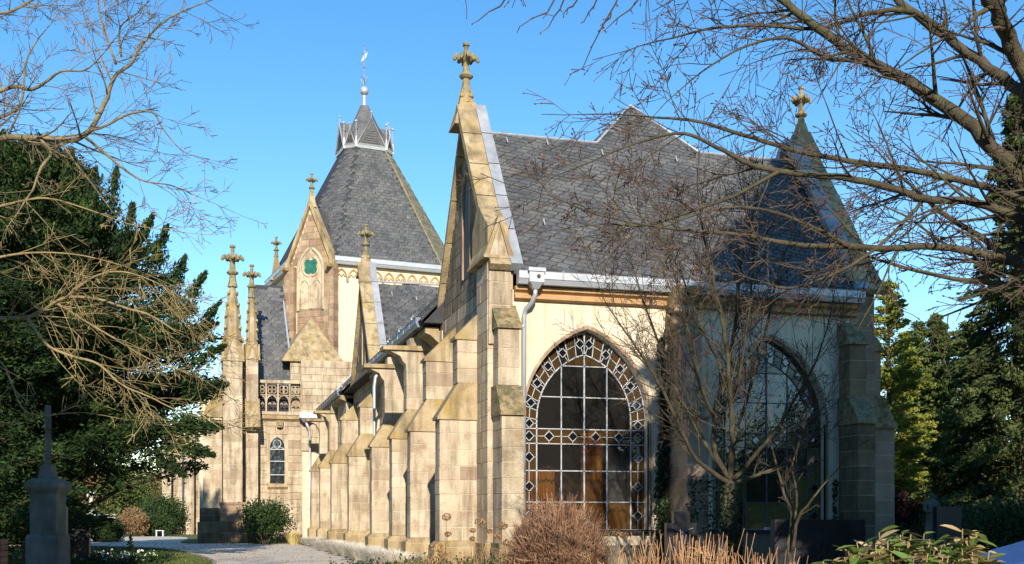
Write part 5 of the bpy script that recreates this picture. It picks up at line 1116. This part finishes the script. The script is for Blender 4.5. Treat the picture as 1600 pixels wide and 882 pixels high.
# laurel with large leaves
def laurel(loc, rx, h, n, label, seed, group):
    t = thing('laurel', loc, label, 'shrub', group); rr = random.Random(seed); mb = MB(); lf = {}; loc = Vector(loc); leafme = None; green, dry = MB(), MB(); cnt = 0
    vs = [(0, -.006, 0), (.024, .035, .008), (.03, .07, .01), (.018, .115, .004), (0, .15, -.012), (-.018, .115, .004), (-.03, .07, .01), (-.024, .035, .008), (0, .06, -.004), (0, .11, -.006)]; vs = [(x*1.25, y*1.2, z) for x, y, z in vs]
    fs = [(0, 1, 2, 8), (8, 2, 3, 9), (9, 3, 4), (0, 8, 6, 7), (8, 9, 5, 6), (9, 4, 5)]
    mes = {}
    for mm in ('laurel', 'dry_leaf'):
        me = bpy.data.meshes.new('leaf'); me.from_pydata(vs, [], fs); me.materials.append(M[mm]); mes[mm] = me
    items = []
    for i in range(n):
        a = rr.uniform(0, 6.283); q = rr.random()**.5; e = loc+Vector((rx*q*math.cos(a), rx*.7*q*math.sin(a), h*(1-.35*q*q)*rr.uniform(.72, 1.04))); b = loc+(e-loc)*.3; b.z = 0
        mb.tube([b, b.lerp(e, .6)+Vector((0, 0, -.04)), e], [.01, .008, .005], 5)
        for k in range(rr.randint(6, 10)):
            a2 = k*2.4+rr.random(); el = rr.uniform(-.7, .55); d = Vector((math.cos(a2)*math.cos(el), math.sin(a2)*math.cos(el), math.sin(el))); p = e-Vector((0, 0, .028*k)); s = rr.uniform(.65, 1.15)
            qz = d.to_track_quat('Y', 'Z').to_matrix().to_4x4(); T = Matrix.Translation(p) @ qz @ Matrix.Rotation(rr.uniform(-.6, .6), 4, 'Y') @ Matrix.Diagonal((s, s, s, 1)); items.append((campx(p)[1], T, 'dry_leaf' if rr.random() < .3 else 'laurel'))
    mb.build('stem', 'dry_leaf', t); items.sort(key=lambda x: x[0])
    far = {'laurel': MB(), 'dry_leaf': MB()}
    for i, (_, T, mm) in enumerate(items):
        if i < 110:
            o = bpy.data.objects.new('leaf', mes[mm]); C.objects.link(o); o.parent = t; o.matrix_local = Matrix.Translation(-t.location) @ T
        else: far[mm].add(vs, fs, T)
    for mm, f in far.items():
        if f.v: tag(f.build('foliage', mm, t), kind='stuff')
p = at(1400, 900, 9.2); p.z = 0; laurel(p, .66, 1.50, 190, 'laurel with glossy and withered leaves in front of the large dark slab', 1, 'laurels along the lower right edge')
p = at(1500, 900, 9.6); p.z = 0; laurel(p, .42, 1.46, 90, 'smaller laurel with drooping tan leaves left of the polished-topped gravestone', 2, 'laurels along the lower right edge')
p = at(1310, 900, 9.0); p.z = 0; laurel(p, .30, 1.32, 50, 'low leftmost laurel tip at the bottom edge', 3, 'laurels along the lower right edge')

# shrub by the window wall, tuft, lavender, dried flowers
p = at(415, 805, 61); leafy('rose_shrub', (p.x, p.y, 0), 1.35, 1.25, 'hedge_leaf', 'green leafy shrub growing against the wall below the small lancet window', n=60, per=130, sz=(.14, .10), seed=4, rad=.42, cz=.95)
p = at(395, 805, 62.5); rrb = random.Random(2)
def tuft(name, loc, r, h, n, m, label, seed, w=.012, cat='plant', group=None, kind=None):
    rr = random.Random(seed); mb = MB(); loc = Vector(loc)
    for i in range(n):
        a = rr.uniform(0, 6.283); q = rr.random()**.6; b = loc+Vector((math.cos(a)*q*r*.5, math.sin(a)*q*r*.5, 0)); e = b+Vector((math.cos(a)*q*r*.6, math.sin(a)*q*r*.6, h*rr.uniform(.6, 1))); s = Vector((-math.sin(a), math.cos(a), 0))*w
        m_ = b.lerp(e, .6)+Vector((0, 0, h*.1)); mb.add([b-s, b+s, m_+s*.8, e, m_-s*.8], [(0, 1, 2, 4), (4, 2, 3)])
    o = link(name, [Vector(v)-loc for v in mb.v], mb.f, m); o.location = loc; tag(o, label, cat, group, kind); return o
p = at(459, 805, 60); tuft('grass_tuft', (p.x, p.y, 0), .55, .75, 600, 'straw', 'yellow grass tuft beside the path at the foot of the corner downpipe', 3)
# lavender cushions along the flank
lavs = []
for i, (x, y, r, h) in enumerate([(5.35, 58.5, .5, .5), (5.5, 56.5, .5, .55), (5.3, 49.5, .55, .55), (5.45, 47.2, .55, .6), (5.35, 45.0, .55, .62), (5.4, 42.9, .55, .6), (5.45, 40.9, .5, .62), (5.35, 38.9, .55, .6), (5.45, 36.8, .5, .62), (5.4, 34.8, .55, .6), (5.5, 33.0, .5, .62), (5.4, 31.2, .5, .6), (5.1, 29.6, .5, .62)]):
    rr = random.Random(i); labs = 'silvery lavender cushion along the path edge at the foot of the buttresses'
    o = tuft('lavender', (x, y, 0), r*1.5, h, 1300, 'lavender', labs, 50+i, .007, 'plant', 'lavender cushions along the foot of the flank')
# dried hydrangeas
def hydrangea(loc, heads, label, seed):
    t = thing('hydrangea', loc, label, 'plant', 'withered hydrangeas before the near buttresses'); rr = random.Random(seed); loc = Vector(loc); st_ = MB()
    for (px, py, D, r) in heads:
        e = at(px, py, D); b = Vector((loc.x+rr.uniform(-.1, .1), loc.y+rr.uniform(-.1, .1), 0)); st_.tube([b, b.lerp(e, .5)+Vector((rr.gauss(0, .05), 0, .05)), e], [.010, .008, .006], 5)
        rgx = np.random.default_rng(seed+int(px)); N = 130; v = rgx.normal(size=(N, 3)); v /= np.linalg.norm(v, axis=1)[:, None]; c = np.array(e)+v*np.array([r, r, r*.7]); leaves_mesh('flower_head', 'dried', c, rgx.normal(size=(N, 3)), .04, .035, t, 1)
        for k in range(3):
            q = b.lerp(e, rr.uniform(.3, .8)); w = q+Vector((rr.uniform(-.12, .12), 0, rr.uniform(.0, .1))); st_.tube([q, w], [.006, .004], 4)
    st_.build('stem', 'dried', t)
p = at(700, 905, 24); p.z = 0; hydrangea(p, [(698, 808, 24, .10), (700, 835, 24, .07), (683, 855, 23.5, .13), (692, 866, 23.5, .1)], 'withered hydrangea with one tall head in front of the nearest buttress on the left', 1)
p = at(752, 905, 24); p.z = 0; hydrangea(p, [(750, 816, 24, .11), (739, 829, 24, .06), (765, 830, 24, .06), (738, 842, 24, .06)], 'withered hydrangea with a brown cluster in the middle of the near corner pier', 2)
p = at(786, 905, 22.5); p.z = 0; hydrangea(p, [(785, 822, 22.5, .10), (778, 838, 22.5, .08), (792, 848, 22.5, .08)], 'withered hydrangea touching the left side of the rounded bush', 3)
p = at(970, 905, 19.5); p.z = 0; hydrangea(p, [(963, 832, 19.5, .07), (975, 836, 19.5, .08)], 'withered hydrangea with two pale heads right of the rounded bush', 4)
# low green mound and dry stalks
rgm = np.random.default_rng(5); cs = []
for i in range(60):
    x, y = rgm.uniform(3.2, 7.6), rgm.uniform(21.5, 25.5); cs.append(np.array([x, y, .3])+rgm.normal(size=(260, 3))*np.array([.28, .28, .14]))
c = np.concatenate(cs); c[:, 2] = np.clip(c[:, 2], .03, .8)
tag(leaves_mesh('ground_cover', 'hedge_leaf', c, rgm.normal(size=c.shape), .09, .05, None, 5), 'low green ground cover in front of the near buttress', 'ground cover', kind='stuff')
cs = []; dr = []
for i in range(2600):
    x, y = rgm.uniform(3.6, 8.6), rgm.uniform(19.5, 25.8); cs.append([x, y, rgm.uniform(.1, .75)]); dr.append([rgm.normal()*.5, rgm.normal()*.5, 1])
tag(leaves_mesh('dry_stalks', 'dried', np.array(cs), np.array(dr), .28, .012, None, 6), 'tangle of dry tan stalks in the bed before the near corner', 'dry stalks', kind='stuff')
# ivy on the wall between the left window and the middle buttress
iv = thing('ivy', (11.42, 26.5, 0), 'dark ivy climbing in a narrow column on the wall between the two tall windows', 'climber')
MB().tube([(11.42, 26.72, 0), (11.46, 26.78, 2), (11.40, 26.78, 4), (11.5, 26.8, 6.4)], [.06, .05, .04, .02], 6).build('stem', 'bark', iv, True)
N = 3600; z = rgm.random(N)**1.5*6.2; wv = .11*(1.1-z/7)+.03; c = np.stack([11.43+rgm.normal(size=N)*wv*.8+.04*np.sin(z*2), 26.74+rgm.normal(size=N)*.05, z], 1)
leaves_mesh('foliage', 'ivy', c, rgm.normal(size=(N, 3)), .085, .075, iv, 8)
for x0 in (11.75, 12.2, 16.5):
    o_ = thing('ivy', (x0, 25.4 if x0 < 16 else 26.7, 0), {11.75: 'young ivy shoots slanting up the left side of the middle buttress', 12.2: 'small ivy patch on the face of the middle buttress', 16.5: 'thin ivy shoots at the foot of the wall left of the dark right buttress'}[x0], 'climber')
    N = 240; z = rgm.random(N)*2.6; c = np.stack([x0+(.1 if x0 < 16 else .04)*rgm.normal(size=N), (25.58 if x0 < 16 else 26.82)+rgm.normal(size=N)*.02, z], 1); leaves_mesh('foliage', 'ivy', c, rgm.normal(size=(N, 3)), .08, .07, o_, 9)

# grass blades on the lawn at the left of the path
N = 26000; x = rgm.uniform(-9, .6, N); y = rgm.uniform(33, 62, N); ex = np.interp(y, [33, 39, 47, 55, 60, 63.5], [.0, .25, -.5, -2, -5.6, -12]); ok = x < ex-.1; x, y = x[ok], y[ok]
tag(leaves_mesh('grass', 'lawn', np.stack([x, y, np.full(len(x), .04)], 1), np.stack([rgm.normal(size=len(x))*.4, rgm.normal(size=len(x))*.4, np.ones(len(x))], 1), .10, .02, None, 2), 'short grass beside the curving path', 'grass', kind='stuff')
N = 1500; x = rgm.uniform(-8, 6, N); y = rgm.uniform(20, 66, N)
tag(leaves_mesh('fallen_leaves', 'dried', np.stack([x, y, np.full(N, .035)], 1), np.stack([rgm.normal(size=N), rgm.normal(size=N), rgm.normal(size=N)*.15], 1), .09, .06, None, 4), 'dry leaves scattered over the path and its verges', 'leaves', kind='stuff')
# flowers in the grave bed
cs = []
for i in range(80): cs.append([rgm.uniform(-4.6, -1.6), rgm.uniform(36.5, 43), rgm.uniform(.12, .35)])
cs = np.array(cs); cc = np.repeat(cs, 6, 0)+rgm.normal(size=(480, 3))*.025
tag(leaves_mesh('flowers', 'petal', cc, rgm.normal(size=cc.shape), .06, .05, None, 3), 'small white flowers dotting the shaded grave bed left of the path', 'flowers', kind='stuff')
cs = []
for i in range(70):
    x, y = rgm.uniform(-4.9, -1.3), rgm.uniform(36, 43.5); cs.append(np.array([x, y, .12])+rgm.normal(size=(120, 3))*np.array([.2, .2, .08]))
c = np.concatenate(cs); c[:, 2] = np.clip(c[:, 2], .02, .4)
tag(leaves_mesh('bedding', 'hedge_leaf', c, rgm.normal(size=c.shape), .08, .05, None, 11), 'low dark bedding plants in the shaded grave bed', 'bedding plants', kind='stuff')
p = at(204, 805, 42.5); conifer('dwarf_conifer', (p.x, p.y, 0), .85, lambda h: .26*(1-h)+.02, 'yew', 'tiny cone-shaped conifer in the flower bed beside the path', 'shrub', n=60, per=60, sz=(.07, .03), seed=3, z0=.03, boughr=.1, trunk=.02)
# hedges and trees beyond the path on the left
for i, (px, D, rx, rz, m, lab, szz) in enumerate((
    (114, 58, .7, 1.35, 'hedge_leaf', 'rounded dark green bush right behind the stone cross monument', .1), (150, 66, 1.0, .62, 'hedge_leaf', 'low clipped dark mound below the pale statue monument', .1),
    (172, 66, .85, .55, 'hedge_leaf', 'low dark mound just right of the one under the pale monument', .1), (232, 84, 1.6, .75, 'hedge_leaf', 'mid green low hedge beside the white bench', .14), (207, 82, 1.0, 1.0, 'beech_leaf', 'rusty brown shrub left of the bench', .14),
    (250, 90, 2.0, 1.5, 'hedge_leaf', 'broad dark evergreen shrub behind the bench', .16), (192, 96, 2.2, 2.6, 'pine', 'round green tree in the graveyard right of the pale monument', .22), (120, 100, 3.0, 2.3, 'beech_leaf', 'rusty brown beech shrub left of the pale monument', .22),
    (245, 112, 3.8, 3.4, 'olive_leaf', 'sunlit yellow-green tree beside the far end of the chapel', .25), (160, 120, 4.5, 3.8, 'olive_leaf', 'pale olive tree far behind the pale monument', .28), (70, 118, 5, 4.2, 'beech_leaf', 'tan leafy tree far away at the left', .28), (10, 110, 5, 4, 'olive_leaf', 'olive tree seen far away at the left edge', .28))):
    p = at(px, 805, D); leafy('shrub' if rz < 2 else 'tree', (p.x, p.y, 0), rx, rz, m, lab, 'shrub' if rz < 2 else 'tree', n=34, per=240, sz=(szz, szz*.7), seed=90+i)
rgq = np.random.default_rng(4)
for i, (px, D, rx, rz, m, lab) in enumerate(((1400, 40, 1.1, 1.3, 'redleaf', 'dark red leafless shrub behind the right corner of the chapel'), (1435, 41, 1.0, 1.1, 'redleaf', 'dark red shrub left of the shaded statue'), (1415, 36, .8, .5, 'hedge_leaf', 'low dark green shrub at the foot of the right chapel corner'), (1545, 30, 1.2, .8, 'hedge_leaf', 'dark green shrub right of the black gravestone'), (1600, 27, 1.2, 1.0, 'hedge_leaf', 'dark green shrub at the right edge above the polished-topped stone'), (1490, 33, 1.3, .9, 'hedge_leaf', 'dark shrub behind the black gravestone'))):
    p = at(px, 805, D); leafy('shrub', (p.x, p.y, 0), rx, rz, m, lab, 'shrub', n=34, per=230, sz=(.10, .06), seed=120+i)
# dark hedge behind the right evergreens and behind the left yew
for i, (a, b, D, h, lab) in enumerate(((1370, 1900, 66, 3.6, 'tall dark hedge closing the graveyard behind the right conifers'), (-300, 95, 60, 3.4, 'tall dark hedge behind the stone cross at the left edge'))):
    cs = []
    for k in range(130):
        p = at(a+(b-a)*k/129, 805, D); cs.append(np.array([p.x, p.y, h/2])+rgq.uniform(-1, 1, size=(330, 3))*np.array([.6, .7, h/2]))
    c = np.concatenate(cs); c[:, 2] = np.maximum(c[:, 2], .05); o = leaves_mesh('hedge', 'spruce', c, rgq.normal(size=c.shape), .3, .15, None, i); tag(o, lab, 'hedge')

# ================================================================ GRAVES AND SMALL THINGS
def figure(parent, name, m, chain, edges, radii, T):
    """one continuous body grown from a skeleton"""
    me = bpy.data.meshes.new(name); me.from_pydata([tuple(T @ Vector(v)) for v in chain], edges, []); o = bpy.data.objects.new(name, me); C.objects.link(o)
    sk_m = o.modifiers.new('skin', 'SKIN'); sk_m.use_smooth_shade = True; sb = o.modifiers.new('sub', 'SUBSURF'); sb.levels = 1; sb.render_levels = 1
    sc_ = T.to_scale().x
    for i, r in enumerate(radii): o.data.skin_vertices[0].data[i].radius = (r*sc_, r*sc_)
    o.data.skin_vertices[0].data[0].use_root = True; me.materials.append(M[m])
    if parent is not None: o.parent = parent; o.location = -parent.location
    bpy.context.view_layer.update(); dg = bpy.context.evaluated_depsgraph_get(); nm = bpy.data.meshes.new_from_object(o.evaluated_get(dg)); o.modifiers.clear(); o.data = nm; nm.materials.clear(); nm.materials.append(M[m]); nm.shade_smooth(); return o
def corpus(parent, m, T):            # crucified figure, height 1
    ch = [(0, 0, .52), (0, 0, .68), (0, 0, .83), (0, 0, .88), (0, -.03, .97), (-.11, 0, .84), (-.27, 0, .90), (-.43, 0, .97), (.11, 0, .84), (.27, 0, .90), (.43, 0, .97), (-.05, 0, .48), (-.06, -.05, .27), (-.01, .0, .04), (.05, 0, .48), (.05, -.05, .27), (.01, -.01, .04), (0, -.05, -.02), (-.49, 0, .985), (.49, 0, .985)]
    ed = [(0, 1), (1, 2), (2, 3), (3, 4), (2, 5), (5, 6), (6, 7), (2, 8), (8, 9), (9, 10), (0, 11), (11, 12), (12, 13), (0, 14), (14, 15), (15, 16), (13, 17), (7, 18), (10, 19)]
    return figure(parent, 'figure', m, ch, ed, [.075, .07, .085, .035, .055, .045, .032, .022, .045, .032, .022, .055, .04, .022, .055, .04, .022, .02, .02, .02], T)
# stone cross monument at the left
p = at(75, 930, 20.5); p.z = 0; mo = thing('cross_monument', p, 'tall weathered stone cross with crucified figure on a stepped pedestal in shade at the left', 'monument')
T = Matrix.Translation(p) @ Matrix.Rotation(R(-18), 4, 'Z') @ Matrix.Diagonal((.72, .72, 1, 1))
def lpart(name, m, mb, root, T): 
    mb.v = [tuple(T @ Vector(v)) for v in mb.v]; return mb.build(name, m, root)
lpart('plinth', 'monument', MB().box(-.50, .50, -.42, .42, 0, .38).frus(0, 0, .38, .45, .46, .42, 4).box(-.42, .42, -.36, .36, .45, 1.17).prism([(-.36, 1.17), (-.30, 1.24), (.30, 1.24), (.36, 1.17)], -.42, .42, 'x'), mo, T)
ped = lpart('pedestal', 'monument', MB().box(-.34, .34, -.29, .29, 1.24, 2.0), mo, T)
lpart('inscription_panel', 'monument', MB().box(-.22, .22, -.305, -.28, 1.34, 1.9), ped, T)
lpart('cornice', 'monument', MB().add([(x*s, y*t, z) for z, s, t in ((2.0, .36, .31), (2.06, .42, .37), (2.1, .45, .4), (2.2, .44, .39), (2.27, .28, .25)) for x, y in ((-1, -1), (1, -1), (1, 1), (-1, 1))], [(0, 3, 2, 1), (16, 17, 18, 19)]+[(j*4+i, j*4+(i+1) % 4, j*4+4+(i+1) % 4, j*4+4+i) for j in range(4) for i in range(4)]), mo, T)
lpart('base_block', 'monument', MB().frus(0, 0, 2.26, 2.42, .19, .15, 4).frus(0, 0, 2.42, 2.52, .15, .12, 4), mo, T)
TC = T @ Matrix.Rotation(R(-62), 4, 'Z')
crs = lpart('cross', 'monument', MB().box(-.09, .09, -.07, .07, 2.5, 3.62).box(-.42, -.092, -.065, .065, 3.18, 3.34).box(.092, .42, -.065, .065, 3.18, 3.34), mo, TC)
corpus(crs, 'monument', TC @ Matrix.Translation((0, -.13, 2.62)) @ Matrix.Scale(.62, 4))
def place(name, px, D, label, cat, group=None, z=0):
    p = at(px, 805, D); p.z = z; return thing(name, p, label, cat, group), Matrix.Translation(p) @ Matrix.Rotation(-YAW*.6, 4, 'Z')
# brick post bottom left
t, T = place('brick_pillar', -9, 15, 'low red brick pillar just entering the picture at the lower left edge', 'pillar')
for j in range(16):
    for i in range(2):
        lpart('brick', 'brickred', MB().box(-.13+i*.135-(.0 if j % 2 else .0), -.0+i*.135, -.13, .13, j*.08+.004, j*.08+.074), t, T)
# dark grave block behind monument
t, T = place('gravestone', 124, 36, 'plain dark upright gravestone right behind the stone cross monument', 'gravestone'); lpart('stone', 'granite', MB().box(-.33, .33, -.1, .1, 0, 1.3).box(-.42, .42, -.2, .2, 0, .18), t, T)
t, T = place('gravestone', 99, 24, 'narrow tan gravestone edge showing beside the stone cross monument', 'gravestone'); lpart('stone', 'stone_tan', MB().prism([(-.07, 0), (-.07, 1.75), (0, 1.85), (.07, 1.75), (.07, 0)], -.1, .1, 'y'), t, T)
# pale statue monument
t, T = place('statue_monument', 142, 75, 'small sunlit monument with a pale standing figure beyond the flower bed', 'monument')
lpart('pedestal', 'pale_stone', MB().box(-.42, .42, -.4, .4, 0, 1.45), t, T); lpart('cornice', 'pale_stone', MB().frus(0, 0, 1.45, 1.55, .5, .58, 4).frus(0, 0, 1.55, 1.95, .58, .2, 4), t, T)
ROBE = ([(0, 0, .0), (0, 0, .25), (0, 0, .5), (0, 0, .68), (0, 0, .80), (0, 0, .86), (0, -.02, .94), (-.12, 0, .79), (-.15, -.03, .63), (-.05, -.12, .62), (.12, 0, .79), (.15, -.03, .63), (.05, -.12, .65), (0, -.02, .985)], [(0, 1), (1, 2), (2, 3), (3, 4), (4, 5), (5, 6), (4, 7), (7, 8), (8, 9), (4, 10), (10, 11), (11, 12), (6, 13)], [.15, .13, .105, .09, .085, .035, .055, .05, .04, .025, .05, .04, .025, .04])
figure(t, 'figure', 'pale_stone', *ROBE, T @ Matrix.Translation((0, 0, 1.93)) @ Matrix.Scale(1.45, 4))
t, T = place('gravestone', 168, 78, 'pale gravestone with a dark plate right of the small statue monument', 'gravestone'); lpart('stone', 'pale_stone', MB().box(-.55, .55, -.12, .12, 0, 1.65), t, T); lpart('plate', 'granite', MB().box(-.3, .05, -.14, -.12, .75, 1.6), t, T)
# bench
t, T = place('bench', 250, 83, 'small white bench far along the path beside the chapel', 'bench')
for k in range(3): lpart('slat', 'white_paint', MB().box(-.3, .3, -.2+k*.14, -.08+k*.14, .42, .46), t, T)
for xx in (-.27, .2): lpart('leg', 'white_paint', MB().box(xx, xx+.07, -.16, .18, 0, .42), t, T)
# black cross-shaped gravestone with corpus
t, T = place('gravestone', 1066, 19.5, 'black cross-shaped granite gravestone with a small metal crucified figure', 'gravestone')
lpart('stone', 'granite', MB().prism([(-.30, 0), (-.30, 1.46), (-.17, 1.46), (-.17, 1.66), (.12, 1.66), (.12, 1.46), (.25, 1.46), (.25, 0)], -.07, .07, 'y'), t, T)
corpus(t, 'bronze', T @ Matrix.Translation((-.02, -.12, .98)) @ Matrix.Scale(.40, 4))
t, T = place('gravestone', 1112, 20.5, 'low black polished gravestone between the black cross and the bare tree trunk', 'gravestone'); lpart('stone', 'granite', MB().box(-.27, .27, -.09, .09, 0, 1.24), t, T)
# metal topped ledge and wall under the right window
t, T = place('grave_surround', 1172, 23, 'low concrete grave wall with a shiny metal cover below the right window', 'grave wall'); lpart('wall', 'concrete', MB().box(-.55, .62, -.12, .12, 0, 1.22), t, T); lpart('cover', 'polished', MB().box(-.6, .5, -.16, .16, 1.222, 1.29), t, T); lpart('box', 'zinc', MB().box(.3, .42, -.13, -.02, 1.292, 1.35), t, T)
# large dark slab with raised cross
t, T = place('gravestone', 1278, 17.2, 'large wide dark stone slab with a raised cross standing before the right window', 'gravestone')
sbk = lpart('slab', 'slab', MB().box(-.72, .72, -.1, .1, 0, 1.53), t, T); lpart('raised_cross', 'slab', MB().box(.02, .20, -.125, -.095, .7, 1.25).box(-.22, .019, -.12, -.095, 1.1, 1.24).box(.201, .45, -.12, -.095, 1.1, 1.24), sbk, T)
# statue and black stone at the right
t, T = place('statue', 1455, 28, 'shaded grey stone statue of a robed figure beside a black gravestone', 'statue'); lpart('base', 'monument', MB().box(-.22, .22, -.2, .2, 0, .9), t, T); figure(t, 'figure', 'monument', *ROBE, T @ Matrix.Translation((0, 0, .88)) @ Matrix.Scale(1.3, 4))
t, T = place('gravestone', 1481, 27, 'black upright gravestone next to the robed statue', 'gravestone'); lpart('stone', 'granite', MB().box(-.33, .30, -.1, .1, 0, 1.8), t, T)
# sloping stone bottom right, the sky's blue reflection painted onto its polished top
t, T = place('gravestone', 1612, 10.2, 'dark stone block with a sloping polished top at the lower right edge', 'gravestone')
lpart('block', 'slab', MB().prism([(-.35, 0), (-.35, 1.14), (.45, 1.36), (.45, 0)], -.22, .25, 'y'), t, T)
tp = MB(); tp.add([(-.37, -.23, 1.145), (-.37, .26, 1.24), (.46, .26, 1.46), (.46, -.23, 1.365)]+[(-.37, -.23, 1.12), (-.37, .26, 1.215), (.46, .26, 1.435), (.46, -.23, 1.34)], [(3, 2, 1, 0), (4, 5, 6, 7), (0, 1, 5, 4), (1, 2, 6, 5), (2, 3, 7, 6), (3, 0, 4, 7)]); lpart('polished_top', 'sky_reflection_blue', tp, t, T)

# a part's pieces stay one level below it: nothing deeper than thing > part > sub-part
def depth(o):
    n = 0
    while o.parent: o = o.parent; n += 1
    return n
for o in list(SC.objects):
    while depth(o) > 2:
        ml = o.matrix_local.copy(); o.parent = o.parent.parent; o.matrix_local = ml
